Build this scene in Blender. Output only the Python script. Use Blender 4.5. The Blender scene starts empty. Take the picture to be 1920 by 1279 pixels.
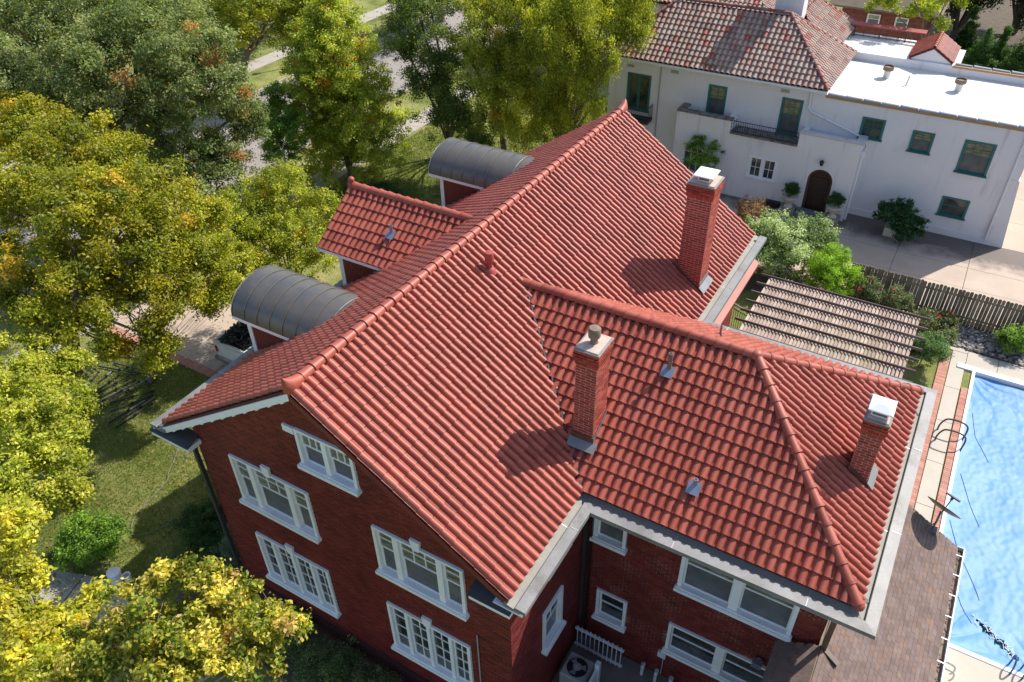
import bpy, bmesh, math, random
import numpy as np
from mathutils import Matrix, Vector, noise as mnoise
R = math.radians
rng = random.Random(7)
nr = np.random.default_rng(7)
SC = bpy.context.scene
C = SC.collection

# ---------------------------------------------------------------- camera, sky, sun, exposure
cam = bpy.data.objects.new("camera", bpy.data.cameras.new("camera")); C.objects.link(cam)
cam.data.sensor_width = 36.0
cam.data.lens = 1482.67 / 1920 * 36.0
cam.data.clip_end = 2000
cam.rotation_euler = (0.901876, 0.0185306, 0.5328102)
cam.location = (10.2953, -7.93328, 21.43883)
SC.camera = cam
W = bpy.data.worlds.new("World"); SC.world = W; W.use_nodes = True
SUN = Vector((.325, .60, .73)).normalized()
bg = W.node_tree.nodes['Background']
sky = W.node_tree.nodes.new('ShaderNodeTexSky'); sky.sky_type = 'NISHITA'; sky.sun_disc = False
sky.sun_elevation = math.asin(SUN.z); sky.sun_rotation = math.atan2(SUN.x, SUN.y)
sky.air_density = 1.0; sky.dust_density = 1.2; sky.ozone_density = 1.0
W.node_tree.links.new(sky.outputs[0], bg.inputs[0]); bg.inputs[1].default_value = 0.15
sl = bpy.data.lights.new("sun", 'SUN'); sl.energy = 4.6; sl.angle = R(.53); sl.color = (1.0, .955, .88)
so = bpy.data.objects.new("sun", sl); C.objects.link(so); so.location = (20, 40, 60)
so.rotation_euler = SUN.to_track_quat('Z', 'Y').to_euler()
SC.view_settings.view_transform = 'Standard'; SC.view_settings.look = 'None'
SC.view_settings.exposure = 0.52; SC.view_settings.gamma = 1; SC.view_settings.use_curve_mapping = False

# ---------------------------------------------------------------- materials
def nodes(name):
    m = bpy.data.materials.new(name); m.use_nodes = True
    nt = m.node_tree; b = nt.nodes['Principled BSDF']
    return m, nt, b
def N(nt, t, **k):
    n = nt.nodes.new(t)
    for a, v in k.items(): setattr(n, a, v)
    return n
def math_(nt, op, a, b=None):
    n = N(nt, 'ShaderNodeMath', operation=op)
    for i, x in enumerate((a, b)):
        if x is None: continue
        if isinstance(x, (int, float)): n.inputs[i].default_value = x
        else: nt.links.new(x, n.inputs[i])
    return n.outputs[0]
def mix(nt, fac, a, b, mode='MIX'):
    n = N(nt, 'ShaderNodeMix', data_type='RGBA', blend_type=mode)
    for s, x in ((n.inputs[0], fac), (n.inputs[6], a), (n.inputs[7], b)):
        if isinstance(x, (int, float)): s.default_value = x
        elif isinstance(x, tuple): s.default_value = (*x, 1) if len(x) == 3 else x
        else: nt.links.new(x, s)
    return n.outputs[2]
def noise(nt, scale, detail=4, rough=.6, vec=None, stretch=None):
    g = N(nt, 'ShaderNodeNewGeometry'); src = g.outputs['Position'] if vec is None else vec
    if stretch:
        mp = N(nt, 'ShaderNodeMapping'); mp.inputs['Scale'].default_value = stretch
        nt.links.new(src, mp.inputs[0]); src = mp.outputs[0]
    n = N(nt, 'ShaderNodeTexNoise'); n.inputs['Scale'].default_value = scale
    n.inputs['Detail'].default_value = detail; n.inputs['Roughness'].default_value = rough
    nt.links.new(src, n.inputs['Vector']); return n.outputs['Fac']
def ramp(nt, fac, stops, interp='LINEAR'):
    n = N(nt, 'ShaderNodeValToRGB'); r = n.color_ramp; r.interpolation = interp
    while len(r.elements) < len(stops): r.elements.new(.5)
    for e, (p, c) in zip(r.elements, stops):
        e.position = p; e.color = (*c, 1) if len(c) == 3 else c
    nt.links.new(fac, n.inputs[0]); return n.outputs[0]
def bump(nt, b, h, strength=.3, dist=.01):
    n = N(nt, 'ShaderNodeBump'); n.inputs['Strength'].default_value = strength; n.inputs['Distance'].default_value = dist
    nt.links.new(h, n.inputs['Height']); nt.links.new(n.outputs[0], b.inputs['Normal'])
def rnd_fac(nt):
    a = N(nt, 'ShaderNodeAttribute', attribute_name='rnd'); o = N(nt, 'ShaderNodeObjectInfo')
    return math_(nt, 'FRACT', math_(nt, 'ADD', a.outputs['Fac'], o.outputs['Random']))
def simple(name, col, rough=.6, var=.25, scale=3., metal=0., bmp=0., spec=.5, fine=30., dirt_tint=None):
    """colour with large blotches, fine grain, optional dirt colour"""
    m, nt, b = nodes(name)
    n1 = noise(nt, scale); n2 = noise(nt, fine, 3)
    f = math_(nt, 'ADD', math_(nt, 'MULTIPLY', n1, .65), math_(nt, 'MULTIPLY', n2, .35))
    lo = tuple(c * (1 - var) for c in col); hi = tuple(min(1, c * (1 + var)) for c in col)
    c = ramp(nt, f, [(.3, lo), (.7, hi)])
    if dirt_tint:
        d = ramp(nt, noise(nt, scale * .7, 6, .7), [(dirt_tint[1], (0, 0, 0)), (dirt_tint[1] + .15, (1, 1, 1))])
        c = mix(nt, math_(nt, 'MULTIPLY', d, dirt_tint[2] if len(dirt_tint) > 2 else .6), c, dirt_tint[0])
    nt.links.new(c, b.inputs['Base Color'])
    b.inputs['Roughness'].default_value = rough; b.inputs['Metallic'].default_value = metal
    b.inputs['Specular IOR Level'].default_value = spec
    if bmp: bump(nt, b, n2, bmp)
    return m
def piece(name, stops, rough=.6, var=.2, nscale=6., spec=.4, bmp=.15, nf=40, patch=None):
    """colour picked per piece from a ramp, with grain over it"""
    m, nt, b = nodes(name)
    c = ramp(nt, rnd_fac(nt), stops)
    n2 = noise(nt, nf, 4)
    f = ramp(nt, noise(nt, nscale, 5), [(.3, (1 - var,) * 3), (.7, (1 + var * .6,) * 3)])
    c = mix(nt, 1., c, f, 'MULTIPLY')
    if patch:
        d = ramp(nt, noise(nt, patch[1], 6, .7), [(patch[2], (0, 0, 0)), (patch[2] + .12, (1, 1, 1))])
        c = mix(nt, math_(nt, 'MULTIPLY', d, patch[3]), c, patch[0])
    nt.links.new(c, b.inputs['Base Color']); b.inputs['Roughness'].default_value = rough
    b.inputs['Specular IOR Level'].default_value = spec
    if bmp: bump(nt, b, n2, bmp, .004)
    return m
M = {}
def tile_mat(name, stops, weather):
    m = piece(name, stops, .5, .16, 1.3, .45, .12, 60, weather); return m
M['tile'] = tile_mat('red roof tile', [(0, (.255, .048, .027)), (.15, (.295, .060, .035)), (.6, (.33, .072, .043)), (.9, (.365, .086, .053)), (1, (.28, .052, .029))], ((.365, .105, .072), .8, .52, .35))
M['ridge'] = tile_mat('red ridge tile', [(0, (.27, .052, .031)), (.5, (.33, .071, .043)), (1, (.365, .088, .056))], ((.39, .13, .09), 2.2, .55, .3))
M['deck'] = simple('roof underlay', (.09, .022, .016), .9, .3)
M['oldtile'] = piece('weathered mixed roof tile', [(0, (.38, .26, .21)), (.35, (.43, .32, .26)), (.65, (.38, .25, .20)), (.8, (.42, .24, .18)), (.9, (.28, .18, .16)), (.96, (.38, .15, .10)), (1, (.40, .10, .07))], .7, .22, 1.2, .3, .2, 50, ((.16, .13, .13), 1.1, .62, .3))
M['oldridge'] = piece('weathered ridge tile', [(0, (.20, .06, .045)), (.6, (.26, .09, .07)), (1, (.24, .15, .13))], .7, .25, 3)
M['brick'] = piece('painted red brick', [(0, (.135, .018, .015)), (.4, (.18, .024, .019)), (.8, (.21, .033, .025)), (1, (.11, .014, .013))], .55, .22, 1.1, .35, .25, 45)
M['chimbrick'] = piece('chimney brick', [(0, (.24, .034, .024)), (.4, (.31, .050, .032)), (.8, (.37, .078, .046)), (1, (.20, .030, .024))], .7, .22, 3, .3, .3, 60)
M['mortar_red'] = simple('painted mortar', (.12, .020, .018), .85, .3, 2.0, dirt_tint=((.30, .20, .17), .60, .5))
M['mortar_spot'] = simple('mortar with white efflorescence', (.13, .03, .025), .85, .3, 2.0, dirt_tint=((.38, .27, .23), .47, .85))
M['mortar'] = simple('pale mortar', (.50, .37, .31), .9, .25, 8)
M['white'] = simple('white painted wood', (.80, .80, .80), .5, .06, 2, dirt_tint=((.52, .50, .46), .62, .35))
M['stucco'] = simple('white stucco', (.76, .73, .74), .85, .05, .6, bmp=.4, fine=25, dirt_tint=((.50, .46, .44), .60, .5))
M['whiteroof'] = simple('white coated flat roof', (.68, .655, .60), .6, .05, .5, dirt_tint=((.46, .38, .27), .66, .5))
M['teal'] = simple('teal painted wood', (.028, .15, .145), .5, .15, 6)
M['glass'], nt, b = nodes('window glass')
c = ramp(nt, noise(nt, 1.6, 3), [(.35, (.016, .018, .02)), (.65, (.075, .078, .07))]); nt.links.new(c, b.inputs['Base Color'])
b.inputs['Roughness'].default_value = .07; b.inputs['Specular IOR Level'].default_value = .8
M['screen'], nt, b = nodes('window with insect screen')
c = ramp(nt, noise(nt, 2.2, 3), [(.3, (.075, .078, .085)), (.7, (.145, .145, .15))]); nt.links.new(c, b.inputs['Base Color']); b.inputs['Roughness'].default_value = .45
M['blind'], nt, b = nodes('glass over drawn blind')
c = ramp(nt, noise(nt, 3., 3, stretch=(1, 1, 6)), [(.4, (.10, .095, .055)), (.62, (.26, .25, .17))]); nt.links.new(c, b.inputs['Base Color'])
b.inputs['Roughness'].default_value = .15; b.inputs['Specular IOR Level'].default_value = .7
M['gutter'] = simple('galvanised gutter', (.20, .195, .19), .55, .25, 1.5, metal=.15, dirt_tint=((.12, .11, .095), .52, .7), fine=20)
M['gutterin'] = simple('gutter lining', (.25, .235, .20), .7, .2, 2.5, dirt_tint=((.20, .17, .13), .55, .6))
M['solder'] = simple('solder seam', (.5, .5, .49), .4, .1, metal=.3)
M['darkmetal'] = simple('dark painted metal', (.035, .033, .035), .5, .2)
M['standseam'] = simple('bronze standing seam metal', (.135, .122, .105), .40, .15, 1.2, metal=.35, dirt_tint=((.085, .088, .10), .48, .7))  # blue grey noise patches laid over the bronze
M['seam'] = simple('seam rib metal', (.15, .135, .115), .45, .12, metal=.25)
M['siding'] = simple('dark red painted siding', (.16, .024, .020), .55, .15, 4)
M['lead'] = simple('lead flashing', (.21, .215, .225), .5, .18, 4, metal=.35)
M['brownflash'] = simple('brown stained flashing', (.11, .05, .032), .7, .4, 6)
M['capwhite'] = simple('white metal chimney cap', (.80, .80, .80), .35, .04, 4, spec=.6)
M['concrete_cap'] = simple('concrete cap', (.25, .235, .215), .85, .2, 6, bmp=.3, dirt_tint=((.16, .14, .12), .55, .6))
M['rustmetal'] = simple('rusty vent metal', (.20, .14, .10), .7, .35, 6)
M['redpaint'] = simple('red painted metal', (.33, .055, .045), .5, .1)
M['bluegrey'] = simple('bright lead flashing', (.27, .30, .37), .3, .15, 8, metal=.5)
M['concrete'] = simple('driveway concrete', (.43, .335, .26), .85, .1, .7, bmp=.2, dirt_tint=((.27, .21, .17), .54, .55))
M['darkconcrete'] = simple('dark concrete', (.20, .16, .14), .8, .3, .9)  # darker tone than the driveway concrete, blotched at random
M['deckconcrete'] = simple('pool deck concrete', (.45, .40, .33), .85, .10, 1.0, bmp=.2, dirt_tint=((.40, .34, .26), .57, .5))
M['street'] = simple('street concrete', (.27, .235, .215), .9, .12, .35, bmp=.2, dirt_tint=((.22, .19, .17), .56, .5))
M['curb'] = simple('kerb concrete', (.36, .32, .27), .9, .15, 2)
M['paver'] = piece('clay paver', [(0, (.40, .19, .14)), (.5, (.48, .25, .19)), (1, (.43, .16, .11))], .85, .2, 3)
M['fence'] = piece('weathered fence board', [(0, (.19, .15, .10)), (.5, (.27, .22, .15)), (1, (.35, .285, .20))], .9, .3, 3, .2, .3, 30)
M['pergola_beam'] = piece('pergola beam', [(0, (.13, .09, .085)), (1, (.19, .135, .12))], .8, .25, 4)
M['louver'] = piece('pergola louvre', [(0, (.28, .205, .165)), (.5, (.36, .27, .225)), (1, (.44, .35, .30))], .8, .2, 4)
M['shingle'] = piece('brown asphalt shingle', [(0, (.15, .108, .092)), (.3, (.175, .125, .108)), (.6, (.19, .14, .125)), (.8, (.165, .12, .112)), (.94, (.21, .135, .10)), (1, (.22, .15, .12))], .9, .2, 2, .25, .3, 90)
M['bark'] = simple('bark', (.13, .105, .08), .95, .35, 5, bmp=.6)
M['palebark'] = simple('pale bark', (.32, .28, .24), .9, .25, 6)
M['truckwhite'] = simple('white car paint', (.62, .61, .57), .25, .04, spec=.6)
M['black'] = simple('black plastic', (.012, .012, .014), .4, .2, 9)
M['pole'] = simple('black coated pole', (.04, .04, .055), .35, .2, metal=.3)
M['polegrey'] = simple('grey steel pole', (.30, .29, .32), .35, .2, metal=.5)
M['blue'] = simple('blue plastic', (.02, .10, .45), .4, .1)
M['redlamp'] = simple('red lamp lens', (.35, .02, .015), .2, .1)
M['wood'] = simple('dark door wood', (.045, .020, .016), .55, .3, 5)
M['stone'] = simple('tan stone', (.28, .25, .20), .9, .2, 4, bmp=.4)
M['bluestone'] = simple('blue grey step stone', (.17, .18, .20), .8, .2, 3)
M['urn'] = simple('cast stone urn', (.60, .54, .46), .8, .12, 6)
M['copper'] = simple('orange brown fascia', (.42, .22, .08), .6, .15, 3)
M['copingtile'] = piece('shade toned white coping tile', [(0, (.24, .24, .27)), (1, (.31, .31, .34))], .45, .1)  # white tile greyed: the shade on its front is put into the colour
M['brownroof'] = simple('brown shingle roof', (.17, .135, .095), .9, .2, 2, bmp=.3)
M['soil'] = simple('leafy soil', (.10, .075, .05), .95, .4, 2, bmp=.5)
M['hose'] = simple('grey hose', (.17, .165, .15), .5, .1)
M['steel'] = simple('steel rail', (.45, .44, .42), .25, .1, metal=.8)
M['bronze'] = simple('bronze rail', (.10, .075, .05), .35, .2, metal=.5)
M['pvc'] = simple('white pvc', (.62, .64, .70), .4, .05)
M['acgrey'] = simple('grey casing', (.36, .34, .34), .5, .15, 5)
M['bucket'] = simple('white bucket plastic', (.75, .75, .75), .4, .03)
M['dish'] = simple('grey satellite dish', (.13, .13, .14), .4, .1)
M['iron'] = simple('wrought iron', (.015, .015, .018), .5, .2)
M['rock'] = piece('pale landscape rock', [(0, (.20, .17, .14)), (.6, (.30, .27, .24)), (1, (.50, .47, .44))], .8, .2)
nt = M['stucco'].node_tree; b = nt.nodes['Principled BSDF']; src = b.inputs['Base Color'].links[0].from_socket
st = ramp(nt, noise(nt, 2.6, 5, .65, stretch=(1, 1, .10)), [(.56, (1, 1, 1)), (.72, (.74, .72, .69))])
nt.links.new(mix(nt, .8, src, st, 'MULTIPLY'), b.inputs['Base Color'])
nt = M['whiteroof'].node_tree; b = nt.nodes['Principled BSDF']; src = b.inputs['Base Color'].links[0].from_socket
st = ramp(nt, noise(nt, .5, 7, .7), [(.56, (1, 1, 1)), (.66, (.72, .66, .55))]); nt.links.new(mix(nt, .6, src, st, 'MULTIPLY'), b.inputs['Base Color'])
# pool cover
M['cover'], nt, b = nodes('blue pool cover')
n1 = noise(nt, .55, 5, .6); n2 = noise(nt, 5, 6, .75)
c = ramp(nt, n1, [(.3, (.075, .22, .50)), (.55, (.095, .25, .53)), (.75, (.12, .28, .55))])
d = ramp(nt, math_(nt, 'MULTIPLY', n2, n1), [(.26, (0, 0, 0)), (.50, (1, 1, 1))])
c = mix(nt, math_(nt, 'MULTIPLY', d, .55), c, (.17, .32, .52))
dd = ramp(nt, noise(nt, 3.2, 8, .8), [(.60, (0, 0, 0)), (.68, (1, 1, 1))])
dm = ramp(nt, noise(nt, .28, 2, .5), [(.5, (0, 0, 0)), (.6, (1, 1, 1))])
c = mix(nt, math_(nt, 'MULTIPLY', math_(nt, 'MULTIPLY', dd, dm), .35), c, (.06, .13, .26))
nt.links.new(c, b.inputs['Base Color']); b.inputs['Roughness'].default_value = .5; b.inputs['Specular IOR Level'].default_value = .3; bump(nt, b, n2, .22, .02)
# lawn
M['lawn'], nt, b = nodes('lawn')
n1 = noise(nt, .45, 5, .6); n2 = noise(nt, 14, 5, .75); n3 = noise(nt, 70, 3, .7)
c = ramp(nt, n1, [(.32, (.12, .14, .036)), (.5, (.215, .235, .07)), (.68, (.36, .32, .13))])
c = mix(nt, 1., c, ramp(nt, math_(nt, 'ADD', math_(nt, 'MULTIPLY', n2, .5), math_(nt, 'MULTIPLY', n3, .5)), [(.3, (.45,) * 3), (.7, (1.5,) * 3)]), 'MULTIPLY')
nt.links.new(c, b.inputs['Base Color']); b.inputs['Roughness'].default_value = 1; bump(nt, b, n3, .8, .05)
b.inputs['Specular IOR Level'].default_value = .1
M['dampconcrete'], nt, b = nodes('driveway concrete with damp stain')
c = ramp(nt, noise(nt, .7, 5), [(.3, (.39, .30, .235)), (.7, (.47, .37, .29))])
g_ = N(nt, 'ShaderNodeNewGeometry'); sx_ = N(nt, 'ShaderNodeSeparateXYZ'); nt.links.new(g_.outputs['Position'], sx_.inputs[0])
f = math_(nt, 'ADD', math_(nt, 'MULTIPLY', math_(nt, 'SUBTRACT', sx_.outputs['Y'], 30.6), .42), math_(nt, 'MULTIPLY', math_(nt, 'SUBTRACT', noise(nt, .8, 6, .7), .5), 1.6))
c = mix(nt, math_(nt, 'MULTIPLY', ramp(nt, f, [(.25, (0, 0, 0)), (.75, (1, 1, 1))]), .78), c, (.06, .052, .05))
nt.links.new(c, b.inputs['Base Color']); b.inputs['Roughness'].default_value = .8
def leaf_mat(name, trans=.45, rough=.5):
    m, nt, b = nodes(name)
    a = N(nt, 'ShaderNodeAttribute', attribute_name='leafcol')
    nt.links.new(a.outputs['Color'], b.inputs['Base Color']); b.inputs['Roughness'].default_value = rough
    b.inputs['Specular IOR Level'].default_value = .35
    t = N(nt, 'ShaderNodeBsdfTranslucent'); g = N(nt, 'ShaderNodeMix', data_type='RGBA', blend_type='MULTIPLY'); g.inputs[0].default_value = 1
    nt.links.new(a.outputs['Color'], g.inputs[6]); g.inputs[7].default_value = (1.35, 1.35, .45, 1); nt.links.new(g.outputs[2], t.inputs[0])
    mx = N(nt, 'ShaderNodeMixShader'); mx.inputs[0].default_value = trans
    nt.links.new(b.outputs[0], mx.inputs[1]); nt.links.new(t.outputs[0], mx.inputs[2])
    nt.links.new(mx.outputs[0], nt.nodes['Material Output'].inputs[0]); return m
M['leaf'] = leaf_mat('leaf')

# ---------------------------------------------------------------- mesh helpers
class MB:
    def __init__(s): s.v = []; s.f = []; s.r = []
    def add(s, vs, fs, r=None):
        o = len(s.v); s.v += [tuple(v) for v in vs]; s.f += [tuple(i + o for i in f) for f in fs]
        s.r += [rng.random() if r is None else r] * len(vs); return s
    def box(s, x0, x1, y0, y1, z0, z1, r=0., m=None):
        vs = [Vector(p) for p in ((x0, y0, z0), (x1, y0, z0), (x1, y1, z0), (x0, y1, z0), (x0, y0, z1), (x1, y0, z1), (x1, y1, z1), (x0, y1, z1))]
        if m is not None: vs = [m @ v for v in vs]
        return s.add(vs, [(0, 3, 2, 1), (4, 5, 6, 7), (0, 1, 5, 4), (1, 2, 6, 5), (2, 3, 7, 6), (3, 0, 4, 7)], r)
    def bar(s, a, b, w, h, r=0., up=(0, 0, 1)):
        a = Vector(a); b = Vector(b); d = (b - a); L = d.length; d.normalize(); u = Vector(up)
        x = d.cross(u); 
        if x.length < 1e-4: x = d.cross(Vector((1, 0, 0)))
        x.normalize(); z = x.cross(d)
        m = Matrix((( x.x, d.x, z.x, a.x), (x.y, d.y, z.y, a.y), (x.z, d.z, z.z, a.z), (0, 0, 0, 1)))
        return s.box(-w / 2, w / 2, 0, L, -h / 2, h / 2, r, m)
    def tube(s, pts, rad, n=8, r=0., cap=True):
        pts = [Vector(p) for p in pts]
        if not hasattr(rad, '__len__'): rad = [rad] * len(pts)
        vs = []; fs = []
        x = None
        for i, p in enumerate(pts):
            d = (pts[min(i + 1, len(pts) - 1)] - pts[max(i - 1, 0)]).normalized()
            if x is None: x = d.orthogonal()
            x = (x - d * x.dot(d))
            x = x.normalized() if x.length > 1e-6 else d.orthogonal().normalized()
            y = d.cross(x)
            for k in range(n):
                t = 2 * math.pi * k / n; vs.append(p + (x * math.cos(t) + y * math.sin(t)) * rad[i])
        for i in range(len(pts) - 1):
            for k in range(n):
                a = i * n + k; b = i * n + (k + 1) % n; fs.append((a, b, b + n, a + n))
        if cap: fs += [tuple(range(n))[::-1], tuple(range((len(pts) - 1) * n, len(pts) * n))]
        return s.add(vs, fs, r)
    def lathe(s, c, prof, n=16, r=0.):
        c = Vector(c); vs = []; fs = []
        for (rr, z) in prof:
            for k in range(n):
                t = 2 * math.pi * k / n; vs.append(c + Vector((rr * math.cos(t), rr * math.sin(t), z)))
        for i in range(len(prof) - 1):
            for k in range(n):
                a = i * n + k; b = i * n + (k + 1) % n; fs.append((a, b, b + n, a + n))
        fs += [tuple(range(n))[::-1], tuple(range((len(prof) - 1) * n, len(prof) * n))]
        return s.add(vs, fs, r)
    def prism(s, poly, h, r=0.):
        """poly: 3D points of one face; h: extrusion vector"""
        n = len(poly); h = Vector(h); a = [Vector(p) for p in poly]; vs = a + [p + h for p in a]
        fs = [tuple(range(n))[::-1], tuple(range(n, 2 * n))] + [(i, (i + 1) % n, (i + 1) % n + n, i + n) for i in range(n)]
        return s.add(vs, fs, r)
    def mesh(s, name, mat, smooth=False):
        me = bpy.data.meshes.new(name); me.from_pydata(s.v, [], s.f)
        at = me.attributes.new('rnd', 'FLOAT', 'POINT'); at.data.foreach_set('value', np.array(s.r, dtype=np.float32))
        me.materials.append(mat)
        if smooth is True: me.shade_smooth()
        me.update(); 
        return me
    def build(s, name, mat, parent=None, smooth=False, bevel=0., recalc=True, **tags):
        me = s.mesh(name, mat)
        if recalc and len(s.v) < 20000:
            bm = bmesh.new(); bm.from_mesh(me); bmesh.ops.recalc_face_normals(bm, faces=bm.faces)
            if bevel: bmesh.ops.bevel(bm, geom=list(bm.edges), offset=bevel, segments=1, affect='EDGES', profile=.5, clamp_overlap=True)
            bm.to_mesh(me); bm.free()
        if smooth:
            me.shade_smooth()
            try: me.set_sharp_from_angle(angle=R(42))
            except Exception: pass
        return link(name, me, parent, **tags)
def link(name, me, parent=None, mw=None, **tags):
    o = bpy.data.objects.new(name, me); C.objects.link(o)
    if parent is not None: o.parent = parent
    if parent is not None:
        # meshes are modelled in world space: cancel the parents' offsets
        w = Matrix.Identity(4); q = parent
        chain = []
        while q is not None: chain.append(q); q = q.parent
        for q in reversed(chain): w = w @ q.matrix_parent_inverse @ q.matrix_basis
        o.matrix_parent_inverse = w.inverted()
    if mw is not None: o.matrix_basis = mw
    for k, v in tags.items():
        if v is not None: o[k] = v
    return o
def thing(name, label, cat, loc, group=None):
    o = bpy.data.objects.new(name, None); C.objects.link(o); o.location = loc; o.empty_display_size = .3
    o['label'] = label; o['category'] = cat
    if group: o['group'] = group
    return o
def frame_m(o, x, y, z):
    return Matrix(((x[0], y[0], z[0], o[0]), (x[1], y[1], z[1], o[1]), (x[2], y[2], z[2], o[2]), (0, 0, 0, 1)))
CAMP = Vector(cam.location)
CR = cam.rotation_euler.to_matrix()
def inframe(p, mrg=1.02):
    d = CR.transposed() @ (Vector(p) - CAMP)
    if d.z > -.1: return False
    u = d.x / -d.z * 1482.67; v = d.y / -d.z * 1482.67
    return abs(u) < 960 * mrg and abs(v) < 640 * mrg
class Pieces:
    """many alike pieces: the nearest in view become objects, the rest one joined part"""
    def __init__(s): s.L = []
    def put(s, proto, mw, parent, clip=None, single=True): s.L.append((proto, mw, parent, clip, single))
    def emit(s, name, stuff, mat, owner, limit=300, smooth=False):
        cand = [i for i, l in enumerate(s.L) if l[4] and l[3] is None and inframe(l[1].translation)]
        cand.sort(key=lambda i: (s.L[i][1].translation - CAMP).length)
        one = set(cand[:limit]); cache = {}
        vs = []; fs = []; rs = []
        rest = MB()
        for i, (proto, mw, parent, clip, _) in enumerate(s.L):
            if i in one:
                k = id(proto)
                if k not in cache:
                    b = MB(); b.add(proto[0], proto[1], 0.); cache[k] = b.mesh(name, mat)
                    if smooth: cache[k].shade_smooth(); cache[k].set_sharp_from_angle(angle=R(50))
                link(name, cache[k], parent, mw)
            else:
                V = [mw @ v for v in proto[0]]; F = proto[1]
                if clip:
                    bm = bmesh.new(); bv = [bm.verts.new(v) for v in V]
                    for f in F: bm.faces.new([bv[j] for j in f])
                    for co, no in clip:
                        g = bm.verts[:] + bm.edges[:] + bm.faces[:]
                        bmesh.ops.bisect_plane(bm, geom=g, plane_co=co, plane_no=no, clear_outer=True)
                    bm.verts.index_update(); V = [v.co.copy() for v in bm.verts]; F = [tuple(v.index for v in f.verts) for f in bm.faces]; bm.free()
                if V: rest.add(V, F)
        if rest.v:
            o = rest.build(stuff, mat, owner, recalc=False, kind='stuff')
            if smooth: o.data.shade_smooth(); o.data.set_sharp_from_angle(angle=R(50))
        return o if rest.v else None

# roof tile prototype: a rounded barrel with a narrow pan, lip at its lower end
def tile_proto(w, L, hb, lift=.035):
    xs = [(-.5, .0), (-.40, -.004), (-.345, hb * .30), (-.27, hb * .68), (-.14, hb * .94), (0, hb), (.14, hb * .94), (.27, hb * .68), (.345, hb * .30), (.40, -.004), (.5, 0)]
    v = []; f = []; n = len(xs)
    for (x, z) in xs: v.append(Vector((x * w, -.02, z + lift)))
    for (x, z) in xs: v.append(Vector((x * w * (.94 if abs(x) < .4 else 1), L, z * .92)))
    for i in range(n - 1): f.append((i, i + 1, n + i + 1, n + i))
    o = len(v)
    for (x, z) in xs: v.append(Vector((x * w, -.02, z + lift)))
    for (x, z) in xs: v.append(Vector((x * w * .93, -.012, z + lift - .040)))
    for i in range(n - 1): f.append((o + i, o + n + i, o + n + i + 1, o + i + 1))
    return (v, f)
def halfpipe_proto(r0, r1, L, th=.02, n=9, closed=False):
    """ridge tile: tapered half round, low end r0 at y=0"""
    v = []; f = []
    for (rr, y) in ((r0, -.01), (r1, L)):
        for k in range(n):
            t = math.pi * (-.06 + 1.12 * k / (n - 1)); v.append(Vector((rr * math.cos(t), y, rr * math.sin(t) * .92)))
    for k in range(n - 1): f.append((k, n + k, n + k + 1, k + 1))
    o = len(v)
    for (rr, y) in ((r0, -.01), (r0 - th * 1.4, -.008)):
        for k in range(n):
            t = math.pi * (-.06 + 1.12 * k / (n - 1)); v.append(Vector((rr * math.cos(t), y, rr * math.sin(t) * .92)))
    for k in range(n - 1): f.append((o + k, o + k + 1, o + n + k + 1, o + n + k))
    # raised collar band near the low end
    o = len(v)
    for (rr, y) in ((r0 + .012, -.012), (r0 + .012, .05), (r0 - .004, .055)):
        for k in range(n):
            t = math.pi * (-.06 + 1.12 * k / (n - 1)); v.append(Vector((rr * math.cos(t), y, rr * math.sin(t) * .92)))
    for j in range(2):
        for k in range(n - 1): f.append((o + j * n + k, o + (j + 1) * n + k, o + (j + 1) * n + k + 1, o + j * n + k + 1))
    return (v, f)
def tile_slope(P, proto, tw, tl, o, a, u, n, ncol, nrow, parent, inside, clip=None, ccheck=None, x0=0.):
    """o: eave start, a: along the eave, u: up the slope, n: normal (a x u = n)"""
    a = Vector(a).normalized(); u = Vector(u).normalized(); n = Vector(n).normalized(); o = Vector(o)
    for j in range(nrow):
        for i in range(ncol):
            c = o + a * (x0 + (i + .5) * tw) + u * (j * tl)
            mid = c + u * tl * .5
            if not inside(mid): continue
            jx = rng.uniform(-.004, .004); jz = rng.uniform(0, .006); ja = rng.uniform(-.012, .012)
            a2 = (a + u * ja).normalized(); u2 = n.cross(a2)
            m = frame_m(c + a * jx + n * jz, a2, u2, n)
            cl = None
            if clip:
                for co, no in clip:
                    if (mid - co).dot(no) > -(tw * 1.0 + tl * .8): cl = clip; break
            P.put(proto, m, parent, cl)
def ridge_run(P, a, b, proto, step, parent, up=(0, 0, 1), drop=0.0):
    a = Vector(a); b = Vector(b); d = b - a; L = d.length; d.normalize(); n = max(1, round(L / step)); st = L / n
    x = d.cross(Vector(up)).normalized(); z = x.cross(d)
    for i in range(n):
        c = a + d * (st * i) + z * (rng.uniform(-.004, .004) - drop)
        P.put(proto, frame_m(c, x, d, z) @ Matrix.Scale(1 + rng.uniform(-.01, .02), 4), parent)

# ================================================================= GROUND AND SETTING
def sheet(name, poly, z, mat, kind='structure', parent=None, thick=.3, **t):
    b = MB(); b.prism([(x, y, z - thick) for x, y in poly], (0, 0, thick), 0.)
    return b.build(name, mat, parent, kind=kind, **t)
def gridsheet(name, x0, x1, y0, y1, nx, ny, zf, mat, **t):
    b = MB(); vs = []; fs = []
    for j in range(ny + 1):
        for i in range(nx + 1):
            x = x0 + (x1 - x0) * i / nx; y = y0 + (y1 - y0) * j / ny; vs.append((x, y, zf(x, y)))
    for j in range(ny):
        for i in range(nx):
            k = j * (nx + 1) + i; fs.append((k, k + 1, k + nx + 2, k + nx + 1))
    b.add(vs, fs, 0.); return b.build(name, mat, smooth=True, recalc=False, **t)
b = MB(); _g = lambda x0, x1, y0, y1: b.add([(x0, y0, -.02), (x1, y0, -.02), (x1, y1, -.02), (x0, y1, -.02)], [(0, 1, 2, 3)], 0.)
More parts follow.
